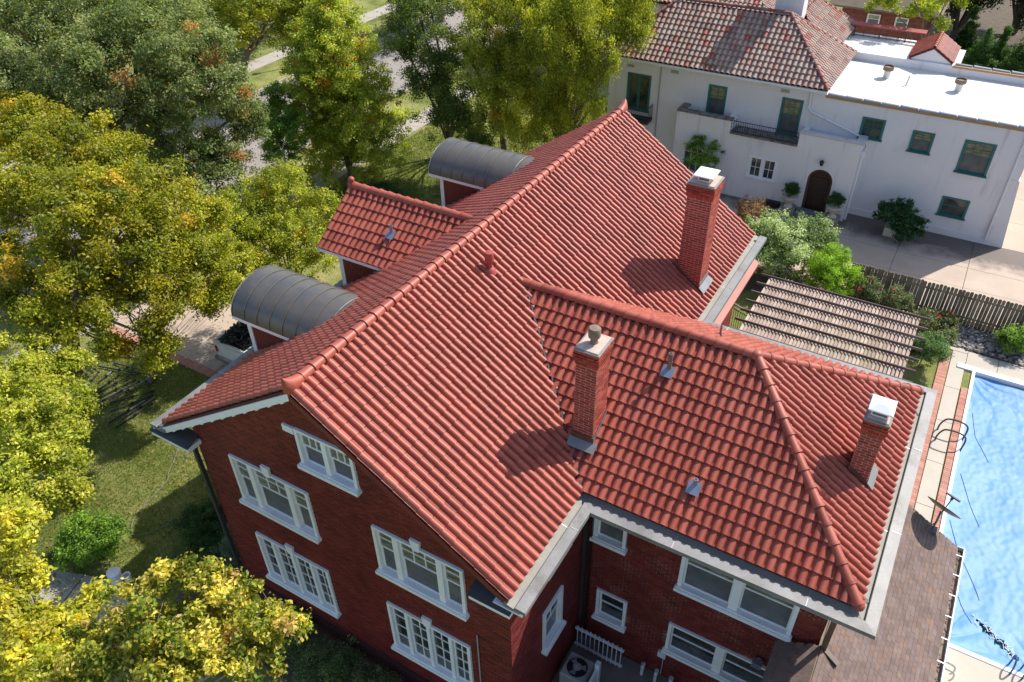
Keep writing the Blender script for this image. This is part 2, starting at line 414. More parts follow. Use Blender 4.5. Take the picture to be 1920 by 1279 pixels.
_g(-500, 500, -400, 9.15); _g(-500, 13.70, 9.15, 22.7); _g(20.1, 500, 9.15, 22.7); _g(-500, 500, 22.7, 700)
b.build('ground', M['lawn'], kind='structure', recalc=False)
sheet('street', [(-35.2, -60), (-25.6, -60), (-25.6, 140), (-35.2, 140)], .0, M['street'], thick=.1)
for x in (-35.35, -25.6):
    b = MB()
    for k in range(66): b.box(x, x + .15, -60 + k * 3 + .01, -57 + k * 3 - .01, -.1, .12)
    b.build('kerb', M['curb'], kind='structure')
b = MB()
for k in range(60):
    b.box(-22.3, -20.8, -10 + k * 1.5 + .012, -8.5 + k * 1.5 - .012, -.1, .03)
b.build('pavement', M['curb'], kind='structure')
b = MB()
for k in range(60): b.box(-40.6, -38.9, -10 + k * 1.5 + .012, -8.5 + k * 1.5 - .012, -.1, .03)
b.build('pavement', M['curb'], kind='structure')
# driveway from the street with clay paver borders
b = MB()
for k in range(5): b.box(-25.4 + k * 3.9 + .01, -21.5 + k * 3.9 - .01, 7.35, 11.3, -.1, .02)
dw = b.build('driveway', M['concrete'], kind='structure')
Pv = Pieces()
brk = MB().box(-.1, .1, -.048, .048, 0, .05); brk = ([Vector(v) for v in brk.v], brk.f)
def paver_band(P, x0, x1, y0, y1, z, along, parent):
    """one course of pavers laid side by side"""
    L = (x1 - x0) if along == 'x' else (y1 - y0); n = int(L / .105); w = (y1 - y0) if along == 'x' else (x1 - x0)
    for i in range(n):
        t = (i + .5) * L / n
        c = Vector((x0 + t, (y0 + y1) / 2, z)) if along == 'x' else Vector(((x0 + x1) / 2, y0 + t, z))
        s = Matrix.Diagonal((w / .21, 1, 1, 1))
        rot = Matrix.Rotation(R(90), 4, 'Z') if along == 'x' else Matrix.Identity(4)
        P.put(brk, Matrix.Translation(c + Vector((0, 0, rng.uniform(0, .006)))) @ rot @ Matrix.Rotation(rng.uniform(-.02, .02), 4, 'Z') @ s, parent)
paver_band(Pv, -25.4, -8.2, 6.93, 7.33, -.01, 'x', dw); paver_band(Pv, -25.4, -8.2, 11.33, 11.73, -.01, 'x', dw)
Pv.emit('paver', 'pavers', M['paver'], dw, 60)
# garden path bottom left
b = MB()
pth = [(-16, -6.2), (-9.6, -3.35), (-8.7, -3.0), (-7.1, -3.6), (-7.5, -2.5), (-8.35, -1.85), (-9.2, -1.95), (-16.5, -4.4)]
for q in ([(-30, -10.8), (-14.05, -5.3), (-14.7, -3.75), (-30.6, -9.2)], [(-14.0, -5.28), (-11.65, -4.35), (-12.1, -2.85), (-14.65, -3.73)], [(-11.6, -4.33), (-9.25, -3.4), (-9.7, -1.95), (-12.05, -2.83)], [(-9.2, -3.38), (-6.6, -3.6), (-7.0, -2.35), (-8.0, -1.6), (-9.65, -1.93)]):
    b.prism([(x, y, -.1) for x, y in q], (0, 0, .125), 0.)
b.build('path', M['curb'], kind='structure')
sheet('planting_bed', [(-6.4, -1.2), (6.4, -1.6), (6.4, .34), (-4.5, .34), (-4.5, 2.5), (-6.9, 2.5)], -.005, M['soil'], thick=.1)
# neighbour's driveway
b = MB()
xs = [-4, -.4, 3.2, 6.2, 9.35, 12.6, 15.8, 19, 26]
for i in range(8):
    b.box(xs[i] + .012, xs[i + 1] - .012, 26.3, 29.0, -.1, .02); b.box(xs[i] + .012, xs[i + 1] - .012, 29.02, 30.9, -.1, .02); b.box(xs[i] + .012, xs[i + 1] - .012, 30.925, 33.7, -.1, .02)
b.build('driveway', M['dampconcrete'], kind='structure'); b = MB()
for j in range(6):
    for (a, c) in ((13.6, 15.8), (15.82, 19), (19.02, 26)): b.box(a, c, 33.72 + j * 3, 36.7 + j * 3, -.1, .02)
b.build('driveway', M['concrete'], kind='structure')
sheet('planting_bed', [(3.0, 24.0), (12.6, 24.0), (20, 23.7), (20, 26.2), (3, 26.2)], -.004, M['soil'], thick=.1)
# pool deck
deck = MB()
ys = [4, 6.6, 9.2, 12.0, 14.3, 16.6, 19.0, 21.2, 23.8]
for i in range(8):
    if ys[i] >= 9.2: deck.box(12.83, 13.38, ys[i] + .012, ys[i + 1] - .012, -.2, .02)
for i in range(2):
    for (a, c) in ((11.2, 14.2), (14.22, 17.2), (17.22, 21)): deck.box(a, c, ys[i] + .012 - 1, ys[i + 1] - .012 - (0 if i else 1), -.2, .02)
for (a, c) in ((13.4, 14.55), (14.57, 17.5), (17.52, 21)): deck.box(a, c, 22.98, 24.0, -.2, .02)
deck.box(12.5, 13.38, 23.82, 24.4, -.2, .02)
deck = deck.build('pool_deck', M['deckconcrete'], kind='structure')
Pv = Pieces()
paver_band(Pv, 12.42, 12.80, 9.2, 23.4, 0, 'y', deck); paver_band(Pv, 13.42, 13.66, 9.25, 21.4, 0, 'y', deck)
Pv.emit('paver', 'pavers', M['paver'], deck, 300)
# pool: cover sheet, coping, torn hole with water below
def cover_z(x, y):
    z = -.10
    e = min(x - 13.72, y - 9.25, 22.6 - y)
    z -= .13 * (1 - math.exp(-max(0, e) * 1.2))
    z += (.030 * mnoise.noise(Vector((x * .9, y * .5, 0))) + .016 * mnoise.noise(Vector((x * 2.6, y * 1.8, 3))) + .010 * mnoise.noise(Vector((x * 6, y * 5, 7)))) * min(1, max(0, e * 2))
    # fan folds pulled from the corners
    for cx, cy, amp, rad in ((13.7, 9.3, .07, 3.4), (13.7, 22.6, .075, 3.6), (17.5, 22.6, .05, 2.6), (16.8, 9.2, .05, 3)):
        dx = x - cx; dy = y - cy; r = math.hypot(dx, dy)
        if r < rad:
            t = math.atan2(dy, dx); q = (1 - r / rad) ** 1.3 * min(1, r * 1.2)
            z += amp * q * (abs(math.sin(t * 8.0 + .9 * math.sin(r * 2.5))) ** .6 - .5)
    return z
pool = thing('pool_cover', 'blue tarpaulin cover stretched over the swimming pool, with folds and a torn hole', 'pool cover', (16.5, 16, -.2))
b = MB(); vs = []; fs = []; nx, ny = 190, 330
for j in range(ny + 1):
    for i in range(nx + 1):
        x = 13.72 + 6.3 * i / nx; y = 9.25 + 13.35 * j / ny; vs.append((x, y, cover_z(x, y)))
def hole(x, y):
    t = (x - 15.75) * .80 - (y - 10.15) * .6; s_ = (x - 15.75) * .6 + (y - 10.15) * .80
    return (t / .75) ** 2 + (s_ / (.11 + .06 * math.sin(t * 13) + .04 * math.sin(t * 31))) ** 2 < 1
for j in range(ny):
    for i in range(nx):
        x = 13.72 + 6.3 * (i + .5) / nx; y = 9.25 + 13.35 * (j + .5) / ny
        if hole(x, y): continue
        k = j * (nx + 1) + i; fs.append((k, k + 1, k + nx + 2, k + nx + 1))
b.add(vs, fs, 0.); b.build('sheet', M['cover'], pool, smooth=True, recalc=False)
b = MB()
for pts in ([(14.0, 20.2), (14.25, 18.9), (14.9, 17.6)], [(13.95, 14.2), (14.35, 13.0), (14.95, 11.9), (15.2, 11.3)], [(14.15, 12.2), (14.7, 10.9), (15.1, 10.3)], [(14.0, 16.6), (14.5, 15.2), (14.9, 14.3)]):
    q = []
    for (x0, y0), (x1, y1) in zip(pts, pts[1:]):
        for k in range(8):
            x = x0 + (x1 - x0) * k / 8; y = y0 + (y1 - y0) * k / 8; q.append((x, y, cover_z(x, y) + .012))
    b.tube(q, .007, 5)
b.build('cord', simple('blue grey cord', (.03, .09, .22), .6, .2), pool, kind='stuff')
sheet('pool_water', [(13.7, 9.2), (20, 9.2), (20, 22.7), (13.7, 22.7)], -.34, simple('pool water', (.10, .30, .36), .05, .4, 5), thick=.05)
b = MB()
for k in range(46):
    t = rng.uniform(-.7, .7); x = 15.75 + .8 * t + rng.uniform(-.12, .12); y = 10.15 - .6 * t + rng.uniform(-.12, .12); z = cover_z(x, y) + .02; a_ = rng.uniform(0, 3.1); l_ = rng.uniform(.05, .16)
    b.bar((x, y, z), (x + math.cos(a_) * l_, y + math.sin(a_) * l_, z + rng.uniform(0, .05)), rng.uniform(.01, .03), .004)
b.build('shred', simple('pale torn backing', (.5, .55, .6), .6, .1), pool, kind='stuff')
cop = MB()
cop.box(13.68, 13.80, 9.2, 22.66, -.4, .055); cop.box(13.1, 20.4, 22.66, 22.95, -.3, .075); cop.box(13.68, 20.4, 9.06, 9.2, -.4, .05)
cop.build('pool_coping', M['white'], kind='structure', bevel=.012)

# ================================================================= THE RED BRICK HOUSE
E0 = 7.2; TAN = .6693; H0 = E0 + 3.4804; LEN = 16.8; WR = 5.2; WL = 5.3
cs = 1 / math.hypot(1, TAN); sn = TAN * cs
house = thing('brick_house', 'large red brick house with red barrel tile roof, three brick chimneys and dormers', 'house', (0, 8, 0))
roof = None
TW, TL = .2170, .330
TP = tile_proto(TW, TL + .04, .076, .046); TPS = tile_proto(TW, TL + .03, .084, .022)
RP = halfpipe_proto(.135, .112, .40)
tiles = Pieces(); ridges = Pieces()
def zr(x): return H0 - TAN * abs(x)
yv, yf, WX, xa = 3.40, 10.84, 11.43, 7.78
yw = (yv + yf) / 2; HWZ = E0 + 2.434; tw_ = 2.434 / (yw - yv); th_ = 2.434 / (WX - xa)
# roof body (deck under the tiles)
b = MB()
b.prism([(-WL + .02, .06, zr(WL) - .02), (0, .06, H0 - .02), (WR - .02, .06, zr(WR) - .02), (WR - .02, .06, zr(WR) - .14), (0, .06, H0 - .16), (-WL + .02, .06, zr(WL) - .14)], (0, LEN - .12, 0), 0.)
roof = b.build('roof', M['deck'], house)
b = MB()
xr = (H0 - HWZ) / TAN
P = dict(A=(xr - .35, yw, HWZ - .02), B=(xa, yw, HWZ - .02), C=(WX - .03, yv + .03, E0 - .02), D=(WX - .03, yf - .03, E0 - .02), E=(WR - .1, yv + .03, E0 - .02), F=(WR - .1, yf - .03, E0 - .02))
vs = [P[k] for k in 'ABCDEF']; lo = [(x, y, E0 - .14) for x, y, z in vs]
b.add(vs + lo, [(0, 4, 2, 1), (1, 2, 3), (0, 1, 3, 5), (10, 11, 9, 8), (4, 10, 8, 2), (2, 8, 9, 3), (3, 9, 11, 5)], 0.)
wroof = b.build('roof', M['deck'], house)
# tiles: main right, main left
nr_ = 19
def in_r(m):
    if m.x < .10: return False
    # under the wing roof
    if yv + .05 < m.y < yf - .05:
        zwing = E0 + tw_ * min(m.y - yv, yf - m.y)
        if zwing > m.z + .03: return False
    return True
tile_slope(tiles, TPS, TW, TL, (WR, 0.02, E0), (0, 1, 0), (-cs, 0, sn), (sn, 0, cs), 77, nr_, roof, in_r)
dorm = [(4.33, 1.1, 'barrel', -5.6), (8.87, 1.87, 'gable', -5.8), (14.15, 1.1, 'barrel', -5.85)]
def in_l(m):
    if m.x > -.10: return False
    for (yc, hw, k, xf) in dorm:
        d = abs(m.y - yc)
        if d < hw - .12:
            zt = 8.5 if k == 'barrel' else 8.6
            if m.z < zt - .35 and m.x > xf + .6: return False
    return True
tile_slope(tiles, TP, TW, TL, (-WL, LEN - .02, zr(WL)), (0, -1, 0), (cs, 0, sn), (-sn, 0, cs), 77, nr_, roof, in_l)
# wing slopes
cw = 1 / math.hypot(1, tw_); sw = tw_ * cw
hipdn = Vector((WX - xa, -(yw - yv), 0)).normalized()   # near hip runs from the corner to the apex
pn = Vector((yw - yv, WX - xa, 0)).normalized()
nearhip = (Vector((WX, yv, 0)), Vector((yw - yv, WX - xa, 0)).normalized())      # outward for near slope
farhip = (Vector((WX, yf, 0)), Vector((yw - yv, -(WX - xa), 0)).normalized())
cl_near = [nearhip]; cl_far = [farhip]
cl_end = [(nearhip[0], -nearhip[1]), (farhip[0], -farhip[1])]
def under_main(m):
    return zr(m.x) > m.z + .06
tile_slope(tiles, TP, TW, TL, (WR - 4.6, yv, E0), (1, 0, 0), (0, cw, sw), (0, -sw, cw), 52, 14,
           wroof, lambda m: not under_main(m) and m.y < yw - .06 and (m - nearhip[0]).dot(nearhip[1]) < .2, cl_near)
tile_slope(tiles, TP, TW, TL, (WX + .4, yf, E0), (-1, 0, 0), (0, -cw, sw), (0, sw, cw), 52, 14,
           wroof, lambda m: not under_main(m) and m.y > yw + .06 and (m - farhip[0]).dot(farhip[1]) < .2, cl_far)
ce = 1 / math.hypot(1, th_); se = th_ * ce
tile_slope(tiles, TPS, TW, TL, (WX, yv - .1, E0), (0, 1, 0), (-ce, 0, se), (se, 0, ce), 36, 14,
           wroof, lambda m: all((m - c).dot(n) < .2 for c, n in cl_end), cl_end)
# ridges
ridge_run(ridges, (0, .12, H0 + .03), (0, LEN - .1, H0 + .03), RP, .345, roof)
ridge_run(ridges, (xr - .12, yw, HWZ + .02), (xa + .05, yw, HWZ + .02), RP, .345, wroof)
RH = halfpipe_proto(.125, .100, .44)
def hip_run(a, b, first_solid=True):
    ridge_run(ridges, a, b, RH, .41, wroof)
hip_run((WX - .02, yv + .02, E0 + .05), (xa, yw, HWZ + .04)); hip_run((WX - .02, yf - .02, E0 + .05), (xa, yw, HWZ + .04))
b = MB(); b.lathe((xa, yw, HWZ - .02), [(.15, 0), (.15, .08), (.11, .14), (.05, .17)], 12); b.build('hip_cap', M['ridge'], wroof, smooth=True)
for (x, y, z) in ((WX + .02, yv - .02, E0 + .04), (WX + .02, yf + .02, E0 + .04)):
    b = MB(); b.lathe((x - .03, y + (.04 if y < 6 else -.04), z - .05), [(.12, 0), (.125, .05), (.10, .12), (.05, .16)], 12); b.build('hip_end', M['ridge'], wroof, smooth=True)
# end finials on the main ridge: flared closed cap with raised horn
def finial(x, y, z, d, par, s=1.):
    b = MB()
    pr = []
    for t, w, h in ((.42, .13, .10), (.25, .14, .13), (.08, .16, .20), (-.04, .14, .27), (-.10, .08, .32)):
        pr.append((t * s, w * s, h * s))
    vs = []; fs = []; n = 9
    for (t, w, h) in pr:
        for k in range(n):
            a = math.pi * (-.12 + 1.24 * k / (n - 1)); vs.append((x + w * math.cos(a), y + d * t, z + h * (math.sin(a)) - .02))
    for i in range(len(pr) - 1):
        for k in range(n - 1): fs.append((i * n + k, i * n + k + 1, (i + 1) * n + k + 1, (i + 1) * n + k))
    fs.append(tuple(range((len(pr) - 1) * n, len(pr) * n)))
    vs += [(x - .17 * s, y - d * .05, z - .16), (x + .17 * s, y - d * .05, z - .16)]
    m = len(vs); fs.append((m - 2, m - 1, (len(pr) - 1) * n, len(pr) * n - 1))
    b.add(vs, fs); b.build('ridge_end', M['ridge'], par, smooth=True)
finial(0, .10, H0 + .05, 1, roof); finial(0, LEN - .06, H0 + .05, -1, roof)
# rake boards with dentil blocks, gable soffit
for (sx, w) in ((-1, WL), (1, WR)):
    b = MB(); d = Vector((sx * cs, 0, -sn)); nrm = Vector((sx * sn, 0, cs))
    a0 = Vector((0, .02, H0 - .10)); L = w / cs
    b.prism([a0, a0 + d * L, a0 + d * L - nrm * .16, a0 - Vector((0, 0, .16 / cs))], (0, .05, 0), 0.)
    b.build('rake_board', M['white'] if sx < 0 else M['siding'], roof)
    k = 0; t = .35
    if sx > 0: continue
    k = 0; t = .35
    while t < L - .2:
        q = a0 + d * t - nrm * .16
        bb = MB(); bb.prism([q, q + d * .12, q + d * .12 - nrm * .025, q - nrm * .025], (0, .16, 0), 0.); bb.build('dentil', M['white'], roof); t += .55
    b = MB(); b.prism([a0 - nrm * .10 + Vector((0, .05, 0)), a0 + d * L - nrm * .10 + Vector((0, .05, 0)), a0 + d * L - nrm * .14 + Vector((0, .05, 0)), a0 - nrm * .14 + Vector((0, .05, 0))], (0, .30, 0), 0.)
    b.build('rake_soffit', M['white'], roof)
# valley flashing: thin dark metal strips with ragged edge
for s, yy in ((1, yv), (-1, yf)):
    a = Vector((WR - .02, yy, E0 + .02)); c = Vector((xr, yw, HWZ + .02)); b = MB(); q = []
    for k in range(25):
        p = a.lerp(c, k / 24); q.append(p + Vector((rng.uniform(-.02, .02), rng.uniform(-.02, .02), .055)))
    b.tube(q, [.030 + .016 * rng.random() for _ in q], 5); b.build('valley_flashing', M['darkmetal'], wroof)

# gutters -------------------------------------------------------------
def gutter(path, outs, name='gutter'):
    """path: list of (x,y) tile edge points, outs: outward miter vectors (per point, unit offset)"""
    def off(d): return [(p[0] + o[0] * d, p[1] + o[1] * d) for p, o in zip(path, outs)]
    prof = [(-.10, -.10), (.17, -.165), (.175, -.10), (.19, -.085), (.43, -.10), (.44, -.20), (.40, -.21), (.05, -.21), (-.10, -.20)]
    vs = []; fs = []; n = len(prof)
    for i in range(len(path)):
        for (d, z) in prof: vs.append((path[i][0] + outs[i][0] * d, path[i][1] + outs[i][1] * d, E0 + z))
    for i in range(len(path) - 1):
        for k in range(n): fs.append((i * n + k, i * n + (k + 1) % n, (i + 1) * n + (k + 1) % n, (i + 1) * n + k))
    fs += [tuple(range(n)), tuple(range((len(path) - 1) * n, len(path) * n))]
    b = MB(); b.add(vs, fs); g = b.build(name, M['gutter'], house)
    b = MB(); vs = []; fs = []
    for i in range(len(path)):
        for (d, z) in ((-.08, -.100), (.165, -.160)): vs.append((path[i][0] + outs[i][0] * d, path[i][1] + outs[i][1] * d, E0 + z + .004))
    for i in range(len(path) - 1): fs.append((2 * i, 2 * i + 1, 2 * i + 3, 2 * i + 2))
    b.add(vs, fs); b.build('lining', M['gutterin'], g)
    # white fascia and soffit below
    vs = []; fs = []; pf = [(.36, -.21), (.36, -.31), (.33, -.31), (-.35, -.29), (-.35, -.26), (.30, -.26), (.30, -.21)]; n = len(pf)
    for i in range(len(path)):
        for (d, z) in pf: vs.append((path[i][0] + outs[i][0] * d, path[i][1] + outs[i][1] * d, E0 + z))
    for i in range(len(path) - 1):
        for k in range(n): fs.append((i * n + k, i * n + (k + 1) % n, (i + 1) * n + (k + 1) % n, (i + 1) * n + k))
    fs += [tuple(range(n)), tuple(range((len(path) - 1) * n, len(path) * n))]
    b = MB(); b.add(vs, fs); b.build('fascia', M['white'], house)
    # solder seams and drain outlets
    for (p, q), (o1, o2) in zip(zip(path, path[1:]), zip(outs, outs[1:])):
        L = math.hypot(q[0] - p[0], q[1] - p[1]); ux, uy = (q[0] - p[0]) / L, (q[1] - p[1]) / L; ox, oy = uy, -ux
        if (ox * o1[0] + oy * o1[1]) < 0: ox, oy = -ox, -oy
        t = 2.4
        while t < L - .6:
            x, y = p[0] + ux * t, p[1] + uy * t; bb = MB()
            bb.bar((x + ox * .24, y + oy * .24, E0 - .085), (x + ox * .43, y + oy * .43, E0 - .097), .014, .012)
            bb.bar((x, y, E0 - .118), (x + ox * .165, y + oy * .165, E0 - .155), .014, .010)
            bb.build('solder_seam', M['solder'], g); t += 2.9
    for (dx, dy) in DR.get(name + str(path[0]), []):
        bb = MB(); bb.box(dx - .05, dx + .05, dy - .05, dy + .05, E0 - .17, E0 - .135); bb.build('drain_outlet', M['black'], g)
    return g
DR = {}
gutter([(WR, -.02), (WR, yv)][:2], [(1, 0), (1, -1)])
DR['gutter' + str((WR, yv))] = [(WX + .13, yv + .35), (WX + .10, yf - .75)]
gutter([(WR, yv), (WX, yv), (WX, yf), (WR, yf)], [(1, -1), (1, -1), (1, 1), (1, 1)])
DR['gutter' + str((WR, yf))] = [(WR + .13, LEN - .3)]
gutter([(WR, yf), (WR, LEN + .05)], [(1, 1), (1, 0)])
E1 = E0
E0 = zr(WL); gutter([(-WL, -.02), (-WL, LEN + .02)], [(-1, 0), (-1, 0)]); E0 = E1
# cornice returns at the gable
for (x0, x1) in ((-WL - .44, -4.3), (4.25, WR + .1)):
    b = MB(); b.prism([(x0, -.10, 6.86), (x1, -.10, 6.86), (x1, .37, 7.03), (x0, .37, 7.03)], (0, 0, -.03)); b.build('cornice_return', M['darkmetal'], house)
    b = MB(); b.box(x0 + .02, x1 - .02, -.07, .36, 6.68, 6.83); b.build('return_fascia', M['white'], house)

# walls -----------------------------------------------------------------
def wall_holes(b, o, a, n, u0, u1, z0, z1, holes, th=.24, top=None, apex=None):
    """a wall with real openings, cut up into cells; top(u) gives a sloping top"""
    o = Vector(o); a = Vector(a); n = Vector(n)
    us = sorted({u0, u1} | {h[k] for h in holes for k in (0, 1)} | ({apex} if apex is not None else set()))
    for p, q in zip(us, us[1:]):
        hs = sorted((h[2], h[3]) for h in holes if h[0] <= p + 1e-6 and h[1] >= q - 1e-6)
        z = z0; spans = []
        for (h0, h1) in hs: spans.append((z, h0)); z = h1
        spans.append((z, None))
        for (s0, s1) in spans:
            tp, tq = (s1, s1) if s1 is not None else ((top(p), top(q)) if top else (z1, z1))
            if min(tp, tq) <= s0 + 1e-4 and s1 is not None: continue
            pts = [(p, s0), (q, s0), (q, max(tq, s0)), (p, max(tp, s0))]
            b.prism([o + a * x + Vector((0, 0, zz)) for x, zz in pts], -n * th)
bp_ = MB().box(0, 1, 0, .10, 0, 1); bp_ = ([Vector(v) for v in bp_.v], bp_.f)
BL, BH = .213, .0762
wallbricks = Pieces()
def brick_field(P, o, a, n, u0, u1, z0, z1, holes, parent, proto=bp_, top=None, gap=.011, proud=.004, half=0, stripe=None, single=False, jit=.003, BLx=None):
    """courses of bricks on a vertical plane. o origin (z ignored), a along, n outward"""
    a = Vector(a); n = Vector(n); o = Vector(o); j = 0; z = z0; L0 = BLx or BL
    while z < z1 - .02:
        s = u0 - (L0 / 2 if (j + half) % 2 else 0)
        while s < u1 - .005:
            e = min(s + L0, u1); s2 = max(s, u0)
            c = (s2 + e) / 2; zc = z + BH / 2
            ok = e - s2 > .03
            if ok and top and zc > top(c): ok = False
            if ok:
                for h in holes:
                    if h[0] - .02 < c < h[1] + .02 and h[2] - .03 < zc < h[3] + .03: ok = False; break
            if ok:
                pr = proud + rng.uniform(-jit, jit)
                if stripe and stripe(c, z, j): pr -= .035
                p = o + a * (s2 + gap / 2) + n * pr; p.z = z + gap / 2
                m = frame_m(p, a * (e - s2 - gap), -n, Vector((0, 0, BH - gap)))
                P.put(proto, m, parent, None, single)
            s += L0
        z += BH; j += 1
WXL, WXR, GY = -4.5, 5.03, .35
def gtop(x): return min(H0 - .22 - TAN * abs(x), 20)
b = MB()
gable_windows = {'att': (-.47, 1.20, 7.92, 9.14), 'ul': (-3.25, -.60, 5.08, 6.86), 'll': (-3.25, -.62, 1.72, 3.74), 'ur': (1.36, 3.88, 5.16, 6.90), 'lr': (1.36, 3.88, 1.80, 3.86)}
wing_windows = {'small': (5.28, 6.17, 4.68, 5.95), 'big': (7.62, 10.43, 4.20, 6.02), 'mid': (5.50, 6.40, 1.32, 2.62), 'low': (7.60, 10.45, 1.32, 2.62)}
side_w = (1.85, 2.85, 2.35, 4.05)
HOLE = lambda h: (h[0] + .02, h[1] - .02, h[2] + .03, h[3] - .02)
wall_holes(b, (0, GY + .005, 0), (1, 0, 0), (0, -1, 0), WXL, WXR, 0, E0, [HOLE(h) for h in gable_windows.values()], top=gtop, apex=0.)
wall_holes(b, (WXR - .005, 0, 0), (0, 1, 0), (1, 0, 0), GY + .25, 4.14, 0, E0 - .15, [HOLE(side_w), HOLE((1.9, 3.0, 5.55, 6.9))])
b.box(WXR - .25, WXR - .005, 10.5, LEN - .4, 0, E0 - .15)
b.box(WXL + .005, WXL + .25, GY + .25, LEN - .4, 0, E0 - .15)
b.prism([(WXL, LEN - .4, 0), (WXR, LEN - .4, 0), (WXR, LEN - .4, E0 - .2), (0, LEN - .4, H0 - .25), (WXL, LEN - .4, E0 - .2)], (0, -.2, 0))
b.box(WXR - .2, 11.045, 9.9, 10.1, 0, E0 - .15); b.box(10.8, 11.045, 4.4, 9.9, 0, E0 - .15)
wall = b.build('wall', M['mortar_red'], house, recalc=True)
stripe = lambda c, z, j: (c > 4.05 or c < -3.75) and j % 6 == 0 and z < 6.4
brick_field(wallbricks, (0, GY, 0), (1, 0, 0), (0, -1, 0), WXL, WXR, .9, H0, list(gable_windows.values()), wall, top=gtop, stripe=stripe)
b = MB(); wall_holes(b, (0, 4.152, 0), (1, 0, 0), (0, -1, 0), WXR - .2, 11.05, 0, E0 - .15, [HOLE(h) for h in wing_windows.values()]); b.build('wall', M['mortar_spot'], house)
b = MB(); b.box(WXL - .06, WXR + .06, GY - .07, GY, 0, .84); b.build('plinth', simple('dark brick plinth', (.06, .014, .013), .8, .2), house)
brick_field(wallbricks, (WXR, 0, 0), (0, 1, 0), (1, 0, 0), GY, 4.14, 0, E0 - .25, [side_w, (1.9, 3.0, 5.55, 6.9)], wall, stripe=lambda c, z, j: c < 1.3 and j % 6 == 0)
brick_field(wallbricks, (0, 4.15, 0), (1, 0, 0), (0, -1, 0), WXR, 11.06, 0, E0 - .25, list(wing_windows.values()), wall, gap=.013)
brick_field(wallbricks, (11.05, 0, 0), (0, 1, 0), (1, 0, 0), 4.15, 5.6, 3.0, E0 - .25, [], wall)
brick_field(wallbricks, (WXR, 0, 0), (0, 1, 0), (1, 0, 0), 10.9, LEN - .4, 3.5, E0 - .25, [(12.4, 13.4, 4.6, 6.2)], wall)

# windows ---------------------------------------------------------------
def window(parent, o, a, n, u0, u1, z0, z1, units, frame='white', fr=.09, mull=.16, depth=.06, sill=.14, key=False, name='window', cas=False, blinds=True, setback=.05):
    """units: list of (rel width, cols, rows_upper, rows_lower, panes lower). double hung"""
    a = Vector(a); n = Vector(n); o = Vector(o)
    def mtx(): return frame_m(o, a, n, (0, 0, 1))
    m = mtx()
    f = MB()
    f.box(u0, u0 + fr, -.12, depth, z0 + sill, z1, 0, m); f.box(u1 - fr, u1, -.12, depth, z0 + sill, z1, 0, m)
    f.box(u0 + fr, u1 - fr, -.12, depth, z1 - fr * .8, z1, 0, m)
    tot = sum(q[0] for q in units); inner = (u1 - u0 - 2 * fr - mull * (len(units) - 1))
    spans = []; x = u0 + fr
    for i, q in enumerate(units):
        w = inner * q[0] / tot; spans.append((x, x + w, q)); x += w
        if i < len(units) - 1: f.box(x, x + mull, -.12, depth - .005, z0 + sill, z1 - fr * .8, 0, m); x += mull
    fo = f.build(name, M[frame], parent)
    s = MB(); s.box(u0 - .05, u1 + .05, -.10, depth + .10, z0, z0 + sill - .03, 0, m); s.box(u0 - .02, u1 + .02, -.10, depth + .05, z0 + sill - .03, z0 + sill, 0, m)
    s.build('sill', M[frame], fo)
    za, zb = z0 + sill, z1 - fr * .8
    for (xa_, xb_, q) in spans:
        _, cols, ru, rl = q
        zm = (za + zb) / 2 + (0 if cas else (zb - za) * .06)
        parts = [(za, zb, ru, -.055)] if cas else [(zm - .015, zb, ru, -.045), (za, zm + .02, rl, -.075)]
        for pi, (pz0, pz1, rows, dep) in enumerate(parts):
            sr = .038
            sa = MB()
            y0, y1 = dep - .015, dep + .02
            if pi == 1: y0, y1 = dep - .015, dep + .015
            sa.box(xa_, xa_ + sr, y0, y1, pz0, pz1, 0, m); sa.box(xb_ - sr, xb_, y0, y1, pz0, pz1, 0, m)
            sa.box(xa_ + sr, xb_ - sr, y0, y1, pz0, pz0 + sr, 0, m); sa.box(xa_ + sr, xb_ - sr, y0, y1, pz1 - sr, pz1, 0, m)
            nc = cols if rows > 0 else 1; nrw = max(rows, 1)
            gx0, gx1, gz0, gz1 = xa_ + sr, xb_ - sr, pz0 + sr, pz1 - sr
            mt = .024
            for k in range(1, nc):
                xx = gx0 + (gx1 - gx0) * k / nc; sa.box(xx - mt / 2, xx + mt / 2, y0 + .004, y1 - .004, gz0, gz1, 0, m)
            for k in range(1, nrw):
                zz = gz0 + (gz1 - gz0) * k / nrw; sa.box(gx0, gx1, y0 + .006, y1 - .006, zz - mt / 2, zz + mt / 2, 0, m)
            sa.build('sash', M[frame], fo)
            mat = M['glass']
            if not cas and blinds: mat = M['blind'] if pi == 0 else M['screen']
            for cc in range(nc):
                for rr in range(nrw):
                    px0 = gx0 + (gx1 - gx0) * cc / nc; px1 = gx0 + (gx1 - gx0) * (cc + 1) / nc
                    pz_0 = gz0 + (gz1 - gz0) * rr / nrw; pz_1 = gz0 + (gz1 - gz0) * (rr + 1) / nrw
                    t = rng.uniform(-.002, .002)
                    g = MB(); g.box(px0 + .002, px1 - .002, dep - .012 + t, dep - .006 + t, pz_0 + .002, pz_1 - .002, 0, m); g.build('pane', mat, fo)
    if key:
        c = (u0 + u1) / 2; k = MB()
        k.prism([m @ Vector((c - .09, .0, z1 - .10)), m @ Vector((c + .09, .0, z1 - .10)), m @ Vector((c + .14, .0, z1 + .24)), m @ Vector((c - .14, .0, z1 + .24))], n * .075)
        k.build('keystone', M['white'], parent)
    return fo
U3 = [(.48, 1, 2, 0), (1.05, 3, 2, 0), (.48, 1, 2, 0)]
U3c = [(.42, 1, 4, 0), (.53, 2, 4, 0), (.53, 2, 4, 0), (.42, 2, 4, 0)]
GO = (0, GY, 0); GA = (1, 0, 0); GN = (0, -1, 0)
